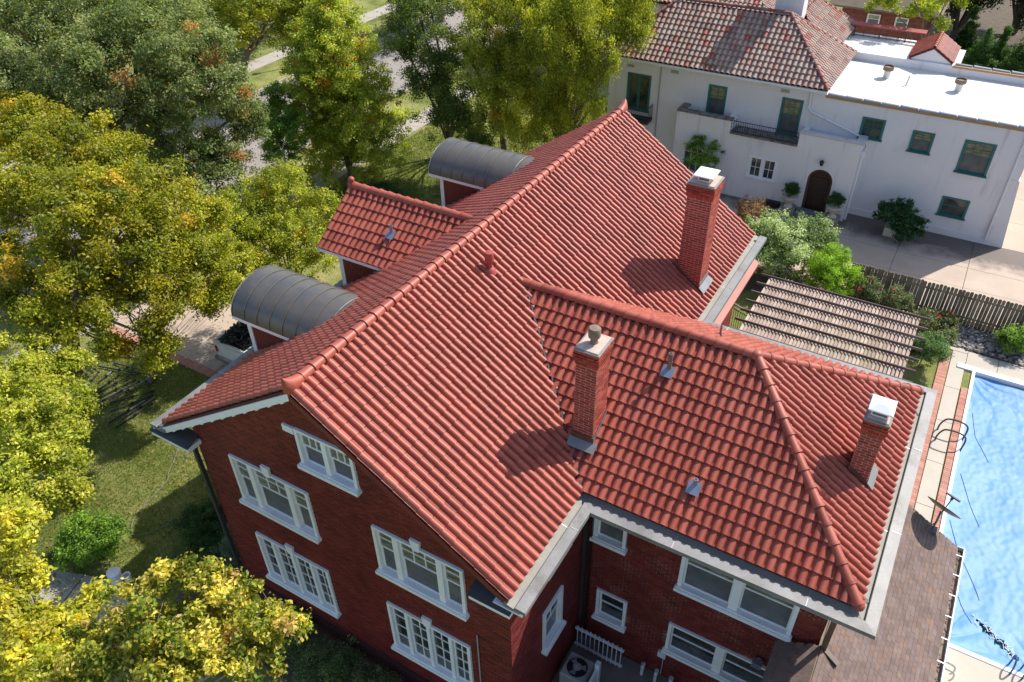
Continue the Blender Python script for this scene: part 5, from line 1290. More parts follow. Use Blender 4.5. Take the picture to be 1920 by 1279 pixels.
for i, (x, y, h, w, lab) in enumerate(((10.0, 56.0, 4.2, 1.5, 'dark green cypress nearest the small red gabled roof'), (11.0, 56.8, 4.3, .8, 'narrow cypress tucked behind the first one'), (12.4, 56.0, 4.5, 1.6, 'cypress at the right edge of the row'), (8.6, 60.5, 4.4, 1.0, 'lone cypress left of the row, behind the red gabled roof'), (14.2, 55.6, 4.0, 1.3, 'cypress cut by the right edge of the picture'))):
    L_ = [(x, y, h * t, w * (1.05 - t)) for t in (.1, .2, .32, .44, .56, .68, .79, .88, .95)]
    tree('cypress_tree', lab, 'tree', (x, y), L_, 24000, .12, [(.03, .075, .015), (.05, .11, .02), (.08, .15, .03)], 'cypresses beyond the white house', .08, clump=.22, seed=80 + i, shell=.7, aspect=.35)
def shrub(name, label, x, y, r, h, n, size, pal, group=None, accent=None, spread=.5, lob=6, seed=1, stem=True, **k):
    q = random.Random(seed); L_ = [(x, y, h * .5, r * .8)] + [(x + math.cos(a) * r * spread, y + math.sin(a) * r * spread, h * q.uniform(.35, .8), r * q.uniform(.35, .6)) for a in [2 * math.pi * i / lob + q.random() for i in range(lob)]]
    return tree(name, label, 'shrub', (x, y), L_, n, size, pal, group, max(.02, r * .035), clump=k.pop('clump', .16), seed=seed, accent=accent, flat=min(1., h / r * .55), **k)
shrub('shrub', 'green rounded bush at the path corner, left of the white bucket', -10.0, -1.2, 1.0, 1.5, 15000, .085, G_GREEN + [(.2, .30, .03)], seed=101, clump=.24)
shrub('shrub', 'dark green clipped shrub in the shade of the gable corner', -7.0, 1.2, 1.1, 1.3, 18000, .06, G_DARK + [(.05, .13, .02)], seed=102)
shrub('shrub', 'grey green shrub against the gable corner downspout', -5.35, .95, .75, 1.5, 9000, .06, G_GREY[:2] + [(.12, .17, .10)], seed=103)
shrub('shrub', 'pale spiky grass tufts by the lawn edge behind the dark shrub', -6.9, 2.7, .8, .6, 8000, .16, G_GREY, seed=104, aspect=.12)
for i, (x, y, r, h) in enumerate(((-2.2, -.5, .9, 1.2), (-.4, -.7, .95, 1.1), (1.3, -.9, .9, 1.0), (2.9, -.7, .7, .9))):
    shrub('shrub', ('dark shrub under the left ground floor window', 'middle dark shrub at the foot of the gable wall', 'dark shrub below the wall between the lower windows', 'low shrub under the right ground floor window')[i], x, y, r, h, 11000, .055, [(.06, .10, .03), (.11, .16, .055), (.18, .22, .10)], 'shrubs along the gable wall', seed=110 + i)
shrub('shrub', 'tall variegated silver green shrub between the gutter end and pergola', 4.5, 25.6, 1.75, 2.9, 34000, .10, [(.06, .11, .03), (.12, .19, .06), (.28, .34, .18), (.42, .47, .32)], seed=120, clump=.28)
shrub('shrub', 'silver leaved shrub left of the bright green bush', 5.7, 27.0, 1.2, 2.5, 16000, .10, [(.06, .11, .03), (.14, .2, .08), (.36, .42, .27)], seed=121, clump=.26)
shrub('shrub', 'bright yellow green feathery bush at the left end of the board fence', 7.1, 25.2, 1.2, 2.1, 34000, .08, [(.09, .18, .01), (.17, .29, .015), (.26, .40, .02)], seed=122, clump=.22, aspect=.35)
shrub('shrub', 'brown leaved bush at the foot of the white house wall', 2.2, 29.4, .95, 1.7, 7000, .08, [(.16, .10, .06), (.24, .15, .10), (.30, .20, .14)], seed=123, clump=.16)
for i, (x, y, r, h) in enumerate(((9.0, 24.9, .5, 1.7), (10.2, 24.8, .65, 1.8), (11.2, 24.2, .6, 1.1), (12.3, 25.0, .55, .8), (12.35, 23.9, .45, .8))):
    shrub('rose_bush', ('thin rose bush right of the bright green bush', 'rose bush with a red bloom before the fence', 'low rose bush beside the pergola corner', 'rose bush at the rocky bed by the fence', 'small rose bush behind the pool deck corner')[i], x, y, r, h, 4800, .07, [(.05, .09, .03), (.10, .14, .06), (.22, .20, .12)], 'rose bushes along the fence', seed=130 + i, clump=.13, accent=((.55, .02, .05), .012))
shrub('shrub', 'rounded green conifer bush between pergola and pool deck', 11.75, 22.0, .72, 1.5, 16000, .06, [(.04, .09, .03), (.08, .15, .05), (.15, .22, .08)], seed=140)
shrub('shrub', 'leafy bush in the rocky bed at the right edge', 14.9, 24.9, .7, 1.1, 8000, .08, G_GREEN + [(.25, .33, .08)], seed=141, clump=.18)
shrub('shrub', 'low yellow leaved bush on the lawn above the far barrel dormer', -10.2, 23.4, 1.0, 1.2, 7000, .08, G_YEL, seed=142, clump=.2)
shrub('shrub', 'hedge bush in the shade behind the far barrel dormer', -16.2, 21.8, 1.4, 1.2, 12000, .08, G_DARK, seed=143)
shrub('shrub', 'long dark hedge bush beyond the far pavement', -42.2, 36.0, 2.2, 1.6, 14000, .1, G_DARK, seed=144)
# grass tufts and fallen leaves: nobody could count them
def scatter(name, label, cat, n, area, size, pal, stand, seed, excl=None):
    r = np.random.default_rng(seed); x = r.uniform(area[0], area[1], n); y = r.uniform(area[2], area[3], n); m = np.ones(n, bool)
    for (a, b_, c, d) in excl or []: m &= ~((x > a) & (x < b_) & (y > c) & (y < d))
    x, y = x[m], y[m]; n = len(x); pos = np.stack([x, y, np.full(n, 0.)], 1)
    L = size * r.uniform(.5, 1.4, n)[:, None]; th = r.uniform(0, 2 * np.pi, n)
    h = np.stack([np.cos(th), np.sin(th), np.zeros(n)], 1); s = np.stack([-np.sin(th), np.cos(th), np.zeros(n)], 1)
    V = np.empty((n, 4, 3))
    if stand:
        up = unit(np.array([0, 0, 1.]) + r.normal(size=(n, 3)) * .45); up[:, 2] = abs(up[:, 2])
        V[:, 0] = pos - s * L * .12; V[:, 1] = pos + s * L * .12; V[:, 2] = pos + up * L + s * L * .03; V[:, 3] = pos + up * L - s * L * .03; V[:, :2, 2] -= .02
    else:
        pos[:, 2] = .028; V[:, 0] = pos - h * L / 2; V[:, 1] = pos + s * L * .3 + [0, 0, .012]; V[:, 2] = pos + h * L / 2; V[:, 3] = pos - s * L * .3 + [0, 0, .012]
    pal = np.array(pal); col = pal[r.integers(0, len(pal), n)] * r.uniform(.7, 1.3, (n, 1))
    me = bpy.data.meshes.new(name); me.vertices.add(4 * n); me.vertices.foreach_set('co', V.reshape(-1).astype(np.float32))
    me.loops.add(4 * n); me.loops.foreach_set('vertex_index', np.arange(4 * n, dtype=np.int32)); me.polygons.add(n); me.polygons.foreach_set('loop_start', np.arange(0, 4 * n, 4, dtype=np.int32))
    c4 = np.ones((n, 4, 4), np.float32); c4[:, :, :3] = np.clip(col, 0, 1)[:, None, :]
    at = me.attributes.new('leafcol', 'FLOAT_COLOR', 'POINT'); at.data.foreach_set('color', c4.reshape(-1)); me.update(calc_edges=True); me.materials.append(M['leaf'])
    return link(name, me, None, label=label, category=cat, kind='stuff')
scatter('grass', 'short patchy grass of the lawn left of the brick house', 'grass', 110000, (-20, -4.7, -3.5, 7.0), .075, [(.16, .23, .04), (.22, .29, .06), (.33, .33, .11), (.12, .18, .03)], True, 3, [(-6.6, -4.4, -1.5, 2.6), (-9.6, -6.6, -3.7, -1.4)])
scatter('grass', 'grass of the lawn between the street and white house', 'grass', 60000, (-20.5, -5, 18, 33), .12, [(.10, .16, .03), (.16, .21, .04), (.24, .24, .08)], True, 4)
scatter('fallen_leaves', 'dry orange and tan leaves fallen on lawn and driveway', 'leaves', 5200, (-24, -4.6, -4, 26), .09, [(.45, .25, .10), (.38, .28, .15), (.50, .36, .16), (.30, .15, .06)], False, 5)

# ================================================================= THINGS IN THE YARDS
# pergola
pg = thing('pergola', 'brown wooden pergola of tilted louvres between beams beside the pool deck', 'pergola', (8.2, 19.6, 0))
for i in range(7):
    y = 21.62 - i * .715; b = MB(); b.box(4.82, 11.52, y - .018, y + .018, 2.50, 2.61, None); b.build('beam', M['pergola_beam'], pg)
for i in range(44):
    x = 5.24 + i * .1365; b = MB(); m = Matrix.Translation((x, 0, 2.46)) @ Matrix.Rotation(R(38), 4, 'Y'); b.box(-.066, .066, 17.30, 21.70, -.009, .009, None, m); b.build('louvre', M['louver'], pg)
for x in (5.9, 6.05, 10.5, 10.65): b = MB(); b.box(x - .02, x + .02, 17.0, 22.0, 2.30, 2.42); b.build('girder', M['louver'], pg)
for x in (5.97, 10.57):
    for y in (17.5, 21.5): b = MB(); b.box(x - .055, x + .055, y - .07, y + .07, 0, 2.42); b.build('post', M['pergola_beam'], pg)
# board fence
fc = thing('board_fence', 'weathered grey brown board fence between the pool garden and the neighbour driveway', 'fence', (12, 25.9, 0))
x = 7.9; i = 0
while x < 17.5:
    w = rng.uniform(.125, .14); h = 1.72 + rng.uniform(-.03, .03); y = 25.87 + rng.uniform(-.008, .008); lean = rng.uniform(-.008, .008)
    b = MB(); b.prism([(x, y, 0), (x + w, y, 0), (x + w + lean, y, h - .05), (x + w * .75 + lean, y, h), (x + w * .25 + lean, y, h), (x + lean, y, h - .05)], (0, .018, 0)); b.build('board', M['fence'], fc)
    x += w + (rng.uniform(.002, .008) if x < 10.8 else rng.uniform(.008, .028))
for z in (.35, 1.35): b = MB(); b.box(7.9, 17.6, 25.895, 25.935, z, z + .09); b.build('rail', M['fence'], fc)
for k in range(5): b = MB(); b.box(8 + k * 2.3, 8.09 + k * 2.3, 25.94, 26.03, 0, 1.6); b.build('post', M['fence'], fc)
# gate by the house corner
gt_ = thing('iron_gate', 'small iron garden gate with timber post between brick wall and pergola', 'gate', (4.6, 20.2, 0))
b = MB(); b.box(3.95, 4.08, 20.6, 20.73, 0, 1.5); b.build('post', M['pergola_beam'], gt_)
b = MB(); b.bar((4.0, 20.66, 1.42), (5.1, 20.2, 1.42), .09, .05); b.build('top_rail', M['pergola_beam'], gt_)
railing((4.1, 20.6, 0), Vector((1, -.42, 0)).normalized(), 1.0, .1, 1.2, gt_, .11, .012, 'gate_frame')
# pickup truck, tail towards the camera
pt = thing('pickup_truck', 'white pickup truck, bed full of dark debris, parked on the driveway by the near dormer', 'pickup truck', (-12.9, 10.2, 0))
def loft(secs):
    vs = []; fs = []; n = len(secs[0])
    for s in secs: vs += s
    for i in range(len(secs) - 1):
        for k in range(n): fs.append((i * n + k, i * n + (k + 1) % n, (i + 1) * n + (k + 1) % n, (i + 1) * n + k))
    fs += [tuple(range(n))[::-1], tuple(range((len(secs) - 1) * n, len(secs) * n))]; return vs, fs
tx, ty = -12.9, 7.75
def sec(y, w, z0, z1, inset=.06): return [(tx - w, y, z0), (tx - w - .02, y, (z0 + z1) / 2), (tx - w + inset * .5, y, z1 - .08), (tx - w + inset, y, z1), (tx + w - inset, y, z1), (tx + w - inset * .5, y, z1 - .08), (tx + w + .02, y, (z0 + z1) / 2), (tx + w, y, z0)]
b = MB(); b.add(*loft([sec(ty, .84, .55, 1.22), sec(ty + .08, .93, .5, 1.28), sec(ty + 2.0, .96, .48, 1.28), sec(ty + 5.2, .95, .48, 1.12), sec(ty + 5.5, .84, .52, 1.0)])); body = b.build('body', M['truckwhite'], pt, smooth=True)
b = MB(); b.box(tx - .80, tx + .80, ty + .12, ty + 1.95, 1.2, 1.295); b.build('bed_floor', M['black'], pt)
b = MB()
for (x0, x1, y0, y1) in ((tx - .9, tx - .8, ty + .03, ty + 2.0), (tx + .8, tx + .9, ty + .03, ty + 2.0), (tx - .8, tx + .8, ty + .03, ty + .12)): b.box(x0, x1, y0, y1, 1.27, 1.36)
b.build('bed_rail', M['truckwhite'], pt)
db = MB()
for k in range(160):
    c = Vector((tx + rng.uniform(-.7, .7), ty + rng.uniform(.2, 1.9), 1.32 + rng.random() * .22)); db.bar(c, c + Vector((rng.uniform(-.3, .3), rng.uniform(-.3, .3), rng.uniform(-.05, .12))), rng.uniform(.02, .12), rng.uniform(.01, .06), None)
db.build('debris', M['black'], pt, kind='stuff')
b = MB(); b.add(*loft([[(tx - .78, ty + 2.05, 1.25), (tx - .68, ty + 2.2, 1.78), (tx + .68, ty + 2.2, 1.78), (tx + .78, ty + 2.05, 1.25)], [(tx - .78, ty + 3.9, 1.2), (tx - .66, ty + 3.4, 1.78), (tx + .66, ty + 3.4, 1.78), (tx + .78, ty + 3.9, 1.2)]])); b.build('cab', M['truckwhite'], pt)
b = MB(); b.prism([(tx - .64, ty + 2.06, 1.33), (tx + .64, ty + 2.06, 1.33), (tx + .58, ty + 2.15, 1.70), (tx - .58, ty + 2.15, 1.70)], (0, .03, 0)); b.build('rear_window', M['glass'], pt)
for sx in (-1, 1):
    b = MB(); b.box(tx + sx * .80 - .07, tx + sx * .80 + .07, ty - .02, ty + .03, .82, 1.12); b.build('tail_light', M['redlamp'], pt)
    for wy in (1.0, 4.4):
        b = MB(); b.tube([(tx + sx * .72, ty + wy, .38), (tx + sx * .97, ty + wy, .38)], .38, 18); wl = b.build('wheel', M['black'], pt, smooth=True)
        b = MB(); b.tube([(tx + sx * .96, ty + wy, .38), (tx + sx * .985, ty + wy, .38)], .2, 12); b.build('rim', M['acgrey'], wl)
b = MB(); b.box(tx - .9, tx + .9, ty - .14, ty - .02, .45, .62); b.build('bumper', M['steel'], pt)
# steel poles lying on the lawn
PX = [((-17.39, 4.47), (-17.48, 5.16)), ((-16.97, 4.12), (-16.98, 5.1)), ((-16.82, 3.97), (-16.5, 5.4)), ((-16.56, 3.71), (-16.17, 5.25)), ((-16.26, 3.74), (-15.87, 5.24)), ((-16.07, 3.93), (-15.64, 5.39)), ((-15.86, 3.85), (-14.92, 5.15)), ((-15.43, 3.5), (-14.7, 4.93)), ((-14.93, 3.05), (-14.68, 4.62)), ((-14.65, 3.45), (-14.55, 5.01)), ((-14.47, 3.02), (-14.29, 4.59)), ((-17.88, 5.56), (-16.46, 5.79)), ((-19.64, 5.71), (-18.16, 5.85)), ((-19.07, 5.87), (-17.73, 6.16)), ((-18.83, 5.48), (-18.17, 5.65)), ((-17.95, 6.17), (-16.48, 6.28)), ((-18.23, 5.11), (-16.38, 5.59)), ((-18.81, 4.85), (-18.15, 4.84)), ((-18.49, 4.53), (-18.05, 4.41)), ((-17.5, 3.76), (-17.88, 4.81))]
fam = {0: 'light grey', 8: 'long light grey', 9: 'light grey', 5: 'light grey'}
where = ['short grey jointed one topmost in the slanted row', 'second of the slanted row below the short one', 'third of the slanted row, cut by the yellow tree', 'fourth of the slanted row, long and black', 'one with blue ends in the middle of the slanted row', 'grey topped one next to the blue ended one', 'one lying crooked below the middle of the row', 'one with a blue end nearest the trunk side', 'longest one near the bottom of the row', 'bright grey one overlapping the longest', 'lowest one, nearest the brick house gutter', 'pair with a blue cap above the slanted row', 'topmost left one in the far bundle', 'middle one of the far bundle', 'short one under the far bundle', 'one at the right end by the driveway edge', 'one lying flat below the blue capped pair', 'short left one with a blue cap', 'shortest one at the far left', 'one half hidden under the lime yellow tree']
for i, ((x0, y0), (x1, y1)) in enumerate(PX):
    a = Vector((x0, y0, .06)); c = Vector((x1, y1, .07 + .03 * (i % 3))); o = thing('steel_pole', 'steel pole on the lawn: ' + where[i], 'pole', (x0, y0, 0), 'steel poles laid out on the lawn')
    mid = a.lerp(c, .52); b = MB(); b.tube([a, mid], .034, 8); b.build('tube', M['pole'], o, smooth=True); b = MB(); b.tube([mid, c], .027, 8); b.build('inner_tube', M['polegrey' if i in fam else 'pole'], o, smooth=True)
    b = MB(); d = (c - a).normalized(); sd_ = Vector((-d.y, d.x, 0)); b.box(-.045, .045, -.045, .045, -.035, .05, 0, Matrix.Translation(mid)); b.bar(mid - sd_ * .09, mid + sd_ * .09, .02, .02); b.build('clamp', M['black'], o)
    b = MB(); b.tube([a - d * .03, a + d * .05], .032, 8); b.build('end_cap', M['blue' if i in (4, 7, 11, 17, 15, 13) else 'black'], o)
    b = MB(); b.box(-.05, .05, -.03, .03, -.03, .03, 0, Matrix.Translation(c)); b.build('bracket', M['black'], o)
# hose on the lawn
def tag(o, label, cat, group=None):
    o['label'] = label; o['category'] = cat
    if group: o['group'] = group
    return o
hp = [(-11.51, 3.49), (-11.1, 2.9), (-10.8, 2.4), (-10.52, 2.07), (-10.34, 1.04), (-10.2, .5), (-9.95, .1), (-9.6, -.08), (-9.3, .1), (-9.0, .6), (-8.76, 1.21), (-8.5, 1.7)]
def smoothp(pts, z, k=5):
    out = []
    P_ = [Vector((x, y, z)) for x, y in pts]
    for i in range(len(P_) - 1):
        p0, p1, p2, p3 = P_[max(i - 1, 0)], P_[i], P_[i + 1], P_[min(i + 2, len(P_) - 1)]
        for j in range(k):
            t = j / k; out.append(.5 * ((2 * p1) + (-p0 + p2) * t + (2 * p0 - 5 * p1 + 4 * p2 - p3) * t * t + (-p0 + 3 * p1 - 3 * p2 + p3) * t ** 3))
    return out + [P_[-1]]
b = MB(); b.tube(smoothp(hp, .04), .014, 6); tag(b.build('garden_hose', M['hose'], smooth=True), 'grey garden hose curving across the lawn left of the brick house', 'hose')
b = MB(); b.tube(smoothp([(-11.3, 3.1), (-10.3, 3.5), (-9.2, 3.9), (-8.2, 4.2)], .04), .014, 5); tag(b.build('garden_hose', M['hose'], smooth=True), 'thin hose running from the bend toward the house corner', 'hose')
# bucket
bk = thing('bucket', 'white plastic bucket on the garden path end beside the shadowed bed', 'bucket', (-8.55, -1.55, 0))
b = MB(); b.lathe((-8.55, -1.55, .0), [(.17, 0), (.20, .42), (.215, .42), (.215, .45), (.19, .45), (.16, .03)], 20); b.build('body', M['bucket'], bk, smooth=True)
b = MB(); b.lathe((-8.55, -1.55, .45), [(.21, 0), (.21, .02), (.19, .03)], 20); b.build('lid', M['bucket'], bk, smooth=True)
b = MB(); b.tube([Vector((-8.55, -1.55, .36)) + Vector((.22 * math.cos(t), .06, .12 * -math.sin(t))) for t in [math.pi * i / 8 for i in range(9)]], .006, 5); b.build('handle', M['steel'], bk)
b = MB(); b.lathe((-8.28, -1.35, 0), [(.11, 0), (.13, .26), (.10, .26), (.09, .02)], 14); tag(b.build('plant_pot', M['bucket'], smooth=True), 'small pale pot standing behind the white bucket', 'pot')
# street lamp
lp = thing('street_lamp', 'grey street lamp post with glass lantern on the far verge', 'street lamp', (-36.55, 37.4, 0))
b = MB(); b.lathe((-36.55, 37.4, 0), [(.16, 0), (.16, .3), (.09, .5), (.065, 1.2), (.05, 3.3)], 12); b.build('post', simple('grey green lamp post', (.22, .26, .25), .5, .1), lp, smooth=True)
b = MB(); b.lathe((-36.55, 37.4, 3.3), [(.10, 0), (.17, .12), (.21, .42), (.20, .44)], 10); b.build('lantern', M['bucket'], lp, smooth=True)
b = MB(); b.lathe((-36.55, 37.4, 3.74), [(.25, 0), (.20, .08), (.06, .18), (.02, .26)], 10); b.build('lantern_cap', M['darkmetal'], lp, smooth=True)
# satellite dish
sd2 = thing('satellite_dish', 'grey satellite dish on the rake of the brown shingle roof, seen edge on', 'satellite dish', (12.95, 9.95, 3.5))
dc = Vector((13.0, 10.05, 4.18)); dn_ = Vector((.30, .69, .66)).normalized(); e1 = dn_.cross(Vector((0, 0, 1))).normalized(); e2 = dn_.cross(e1)
b = MB(); vs = []; fs = []; n = 26; rings = 5
for k in range(rings + 1):
    for j in range(n): 
        t = 2 * math.pi * j / n; rr = .48 * k / rings; vs.append(dc + (e1 * math.cos(t) + e2 * math.sin(t) * .92) * rr + dn_ * (.075 * (k / rings) ** 2))
for k in range(rings):
    for j in range(n): fs.append((k * n + j, k * n + (j + 1) % n, (k + 1) * n + (j + 1) % n, (k + 1) * n + j))
off = len(vs); vs2 = [v - dn_ * .012 for v in vs]; fs2 = [tuple(i + off for i in f[::-1]) for f in fs] + [(rings * n + j, rings * n + (j + 1) % n, off + rings * n + (j + 1) % n, off + rings * n + j) for j in range(n)]
b.add(vs + vs2, fs + fs2); b.build('reflector', M['dish'], sd2, smooth=True, recalc=False)
b = MB(); lowp = dc - e2 * (.40 if e2.z > 0 else -.40); lnb = dc + dn_ * .52 + Vector((0, 0, -.10)); b.bar(dc - dn_ * .03 + Vector((0, 0, -.25)), lnb, .03, .04); b.build('arm', M['dish'], sd2)
b = MB(); b.bar(lnb - e1 * .20, lnb + e1 * .20, .05, .05); b.tube([lnb, lnb - dn_ * .1], .035, 8); b.build('receiver', M['darkmetal'], sd2)
b = MB(); b.tube([(12.95, 9.85, 3.45), (12.97, 9.88, 3.85), dc - dn_ * .06], .028, 8); b.build('mast', M['dish'], sd2)
b = MB(); b.box(12.83, 13.07, 9.72, 9.96, 3.42, 3.56); b.bar((12.97, 9.88, 3.8), (12.75, 9.7, 3.58), .02, .02); b.build('bracket', M['dish'], sd2)
# pool handrail loops near the house
ph = thing('pool_ladder', 'bronze looped pool ladder rails at the pool edge beside the chimney', 'pool ladder', (13.4, 18.1, 0))
for dy in (.32, -.32):
    pts = [(12.95, 17.55, .0), (12.95, 17.6, .25), (13.05, 17.95, .55), (13.2, 18.2, .66), (13.55, 18.2, .68), (13.8, 18.2, .58), (13.86, 18.2, .35), (13.84, 18.2, .0), (13.83, 18.2, -.3)]
    b = MB(); q = smoothp([(x, z) for x, y, z in pts], 0, 4); b.tube([Vector((v.x, 18.1 + dy, v.y)) for v in q], .032, 8); b.build('rail', M['bronze'], ph, smooth=True)
b = MB(); q = smoothp([(14.25, .02), (14.3, .5), (14.5, .72), (14.8, .7), (14.85, .45), (14.8, .3)], 0, 4)
rl = thing('pool_handrail', 'shiny steel handrail on the concrete below the pool, by the gutter', 'handrail', (14.5, 7.9, 0))
for dy in (0, .22): b = MB(); b.tube([Vector((v.x - .2, 7.75 + dy, v.y)) for v in q], .024, 8); b.build('rail', M['steel'], rl, smooth=True)
rl = thing('pool_handrail', 'dark blue looped handrail at the near right corner of the pool', 'handrail', (16.2, 9.2, 0))
for dx in (0, .3):
    q = smoothp([(9.0, 0), (9.02, .32), (9.14, .5), (9.34, .48), (9.42, .3), (9.45, -.1)], 0, 4); b = MB(); b.tube([Vector((16.1 + dx, v.x, v.y)) for v in q], .025, 8); b.build('rail', simple('blue coated rail', (.03, .07, .16), .35, .1), rl, smooth=True)
# air conditioner, white guard rail, pipes in the corner yard
sheet('yard_slab', [(5.06, .6), (11.0, .6), (11.0, 4.1), (5.06, 4.1)], .03, M['darkconcrete'], thick=.1)
ac = thing('air_conditioner', 'grey air conditioner unit with round fan grille in the corner yard', 'air conditioner', (5.62, 2.75, 0))
acx, acy = 5.66, 2.72; mr = Matrix.Translation((acx, acy, 0))
b = MB(); b.box(-.38, .38, -.38, .38, .06, .82, 0, mr); b.build('casing', M['acgrey'], ac, bevel=.04)
b = MB(); b.lathe((acx, acy, .80), [(.33, 0), (.33, .03), (.30, .03), (.29, -.02)], 24); b.build('fan_ring', M['acgrey'], ac, smooth=True)
b = MB(); b.lathe((acx, acy, .815), [(.29, 0), (.29, .006), (.01, .006)], 24); b.build('fan_well', M['black'], ac)
for k in range(3):
    t = k * 2.094; b = MB(); b.prism([(acx, acy, .83), (acx + .27 * math.cos(t), acy + .27 * math.sin(t), .828), (acx + .25 * math.cos(t + .7), acy + .25 * math.sin(t + .7), .835)], (0, 0, .005)); b.build('fan_blade', M['acgrey'], ac)
b = MB(); b.lathe((acx, acy, .84), [(.12, 0), (.12, .02), (.02, .03)], 18); b.build('fan_hub', M['acgrey'], ac, smooth=True)
b = MB()
for k in range(7):
    r_ = .05 + k * .04; b.tube([Vector((acx + r_ * math.cos(2 * math.pi * i / 20), acy + r_ * math.sin(2 * math.pi * i / 20), .865)) for i in range(21)], .004, 4, cap=False)
b.build('grille', M['darkmetal'], ac, kind='stuff')
wr2 = thing('guard_rail', 'white guard rail of slim balusters along the wing wall base', 'railing', (5.8, 3.65, 0))
b = MB(); b.box(5.12, 6.62, 3.64, 3.70, 1.0, 1.07); b.build('top_rail', M['pvc'], wr2); b = MB(); b.box(5.12, 6.62, 3.64, 3.70, .22, .28); b.build('bottom_rail', M['pvc'], wr2)
for k in range(11): b = MB(); b.box(5.18 + k * .135, 5.205 + k * .135, 3.655, 3.685, .12, 1.16); b.build('baluster', M['pvc'], wr2)
gp = thing('gate_post', 'white slanted gate panel end beside the air conditioner', 'gate', (6.25, 2.4, 0))
b = MB(); b.box(6.2, 6.27, 1.3, 2.75, .1, 1.25); b.build('panel', M['pvc'], gp); b = MB(); b.box(6.17, 6.3, 2.72, 2.85, 0, 1.42); b.prism([(6.17, 2.72, 1.42), (6.3, 2.72, 1.42), (6.3, 2.85, 1.42), (6.17, 2.85, 1.42)], (0, 0, .03)); b.build('post', M['pvc'], gp)
for i, x in enumerate((7.15, 7.55, 7.98)):
    b = MB(); b.tube([(x, 3.86, .0), (x, 3.86, .62), (x + .04, 3.80, .70), (x + .04, 3.68, .70)], .05, 10); tag(b.build('vent_pipe', M['pvc'], smooth=True), ('leftmost', 'middle', 'rightmost')[i] + ' of three short white pipes at the wing wall base', 'pipe', 'white pipes at the wall base')
b = MB(); b.box(7.45, 7.68, 4.05, 4.13, .95, 1.2); b.tube([(7.62, 4.09, .95), (7.62, 4.09, .1)], .012, 6); tag(b.build('utility_box', M['pvc']), 'small white utility box on the wing wall', 'utility box')
fl = thing('flood_light', 'small blue grey flood light on the wall beside the brown roof', 'lamp', (9.95, 4.0, 2.9)); b = MB(); b.box(9.82, 10.06, 3.86, 4.02, 2.82, 3.0); b.build('housing', M['bluegrey'], fl); b = MB(); b.box(9.9, 10.0, 4.0, 4.13, 2.78, 2.9); b.build('bracket', M['pvc'], fl)
# urns with clipped box balls, planter, doormat area
for i, x in enumerate((3.48, 5.80)):
    u = thing('stone_urn', ('cast stone urn with clipped box ball left of the arched door', 'cast stone urn with clipped box ball right of the arched door')[i], 'urn', (x, 32.2, .38), 'urns beside the arched door')
    b = MB(); b.lathe((x, 32.2, .38), [(.24, 0), (.24, .06), (.14, .14), (.14, .2), (.30, .34), (.38, .54), (.43, .58), (.43, .64), (.36, .64)], 20); b.build('bowl', M['urn'], u, smooth=True)
    L_ = [(x, 32.2, 1.36, .32)] + [(x + .13 * math.cos(a), 32.2 + .13 * math.sin(a), 1.30, .24) for a in (0, 1.6, 3.1, 4.7)] + [(x, 32.2, 1.55, .2)]
    bb_ = tree('box_ball', ('dark green clipped box ball growing in the left urn', 'dark green clipped box ball growing in the right urn')[i], 'shrub', (x, 32.2), L_, 7500, .06, [(.02, .055, .012), (.04, .09, .02), (.07, .13, .03)], 'box balls in the urns', .02, clump=.10, seed=160 + i, trunk=False)
    b = MB(); b.tube([(x, 32.2, .85), (x, 32.2, 1.15)], .025, 6); b.build('stem', M['bark'], bb_)
u = thing('planter', 'pale stone planter box by the white wall', 'planter', (8.72, 32.5, 0)); b = MB(); b.prism([(8.42, 32.15, 0), (8.98, 32.15, 0), (8.98, 32.75, 0), (8.42, 32.75, 0)], (0, 0, .48)); b.build('box', M['urn'], u, bevel=.02)
tree('planter_shrub', 'broad dark green shrub spilling over the pale stone planter', 'shrub', (8.75, 32.45), [(8.7, 32.4, 1.1, .62), (9.25, 32.2, 1.0, .62), (8.15, 32.4, 1.0, .42), (9.6, 32.3, .65, .5), (8.9, 32.3, 1.6, .42), (9.2, 32.0, .45, .5), (9.9, 32.35, 1.0, .3), (8.3, 32.4, 1.45, .25)], 15000, .10, [(.015, .05, .015), (.035, .085, .025), (.07, .14, .05)], None, .03, clump=.17, seed=170)
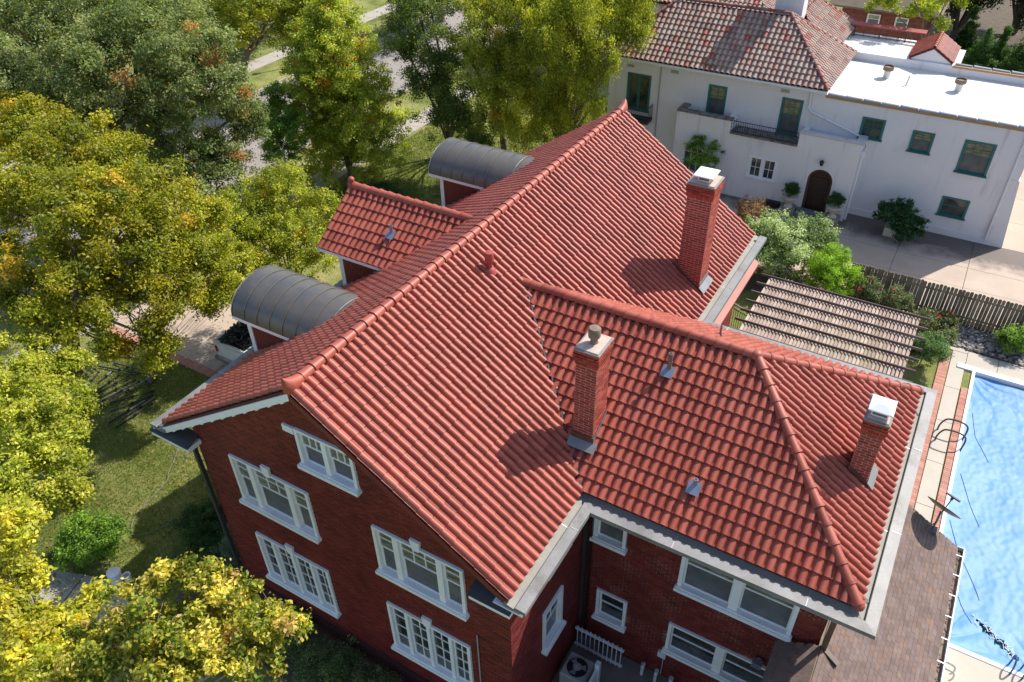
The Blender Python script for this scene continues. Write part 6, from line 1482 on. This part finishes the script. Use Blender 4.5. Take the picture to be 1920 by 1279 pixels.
# rocks in the bed by the pool
rk = MB()
for k in range(420):
    x, y = rng.uniform(12.7, 15.4), rng.uniform(24.1, 25.7); s = rng.uniform(.04, .12); m = Matrix.Translation((x, y, s * .3)) @ Matrix.Rotation(rng.uniform(0, 6), 4, Vector((rng.random(), rng.random(), 1))); rk.box(-s, s, -s * .7, s * .7, -s * .4, s * .4, None, m)
o = rk.build('rocks', M['rock'], kind='stuff'); tag(o, 'pale rocks scattered in the bed between the fence and pool', 'rocks')
b = MB(); b.tube(smoothp([(9.5, 24.6), (10.3, 24.3), (11.2, 24.4), (11.8, 24.0), (12.4, 24.3), (13.5, 24.1), (15.6, 23.9)], .08), .02, 6); tag(b.build('garden_hose', M['darkmetal'], smooth=True), 'dark hose along the edge of the rocky bed', 'hose')
# far brick house beyond the white one
fb = thing('far_brick_house', 'brown roofed brick house with two windows beyond the white house at the top edge', 'house', (4, 58, 0))
b = MB(); fw = [(2.25, 3.12, 3.95, 4.72), (4.1, 4.95, 3.95, 4.72)]; wall_holes(b, (0, 54, 0), (1, 0, 0), (0, -1, 0), .5, 6.0, 0, 5.2, [HOLE(h) for h in fw]); b.box(.5, 6, 54.3, 62, 0, 5.1); wfb = b.build('wall', M['mortar_red'], fb)
FBk = Pieces(); brick_field(FBk, (0, 54, 0), (1, 0, 0), (0, -1, 0), .5, 6.0, 2.8, 5.15, fw, wfb, BLx=.25); FBk.emit('brick', 'bricks', piece('brown red brick', [(0, (.17, .055, .035)), (1, (.26, .09, .06))], .8, .25), wfb, 0)
for h in fw: window(fb, (0, 54, 0), GA, GN, *h, [(1, 1, 0, 0)], frame='white', fr=.06, sill=.05)
b = MB(); b.prism([(-.5, 53.4, 5.05), (6.9, 53.4, 5.05), (4.2, 58, 7.6), (1.6, 58, 7.6)], (0, 0, .12)); b.prism([(6.9, 53.4, 5.05), (6.9, 62.5, 5.05), (4.2, 58, 7.6)], (0, 0, .12)); b.prism([(-.5, 53.4, 5.05), (-.5, 62.5, 5.05), (1.6, 58, 7.6)], (0, 0, .12)); b.build('roof', M['brownroof'], fb)
sheet('drive', [(13.5, 52), (24, 52), (24, 90), (14.5, 90)], .0, M['darkconcrete'], thick=.05)
sheet('bare_ground', [(-2, 47), (13.4, 50), (13.4, 90), (-2, 90)], -.005, M['soil'], thick=.05)
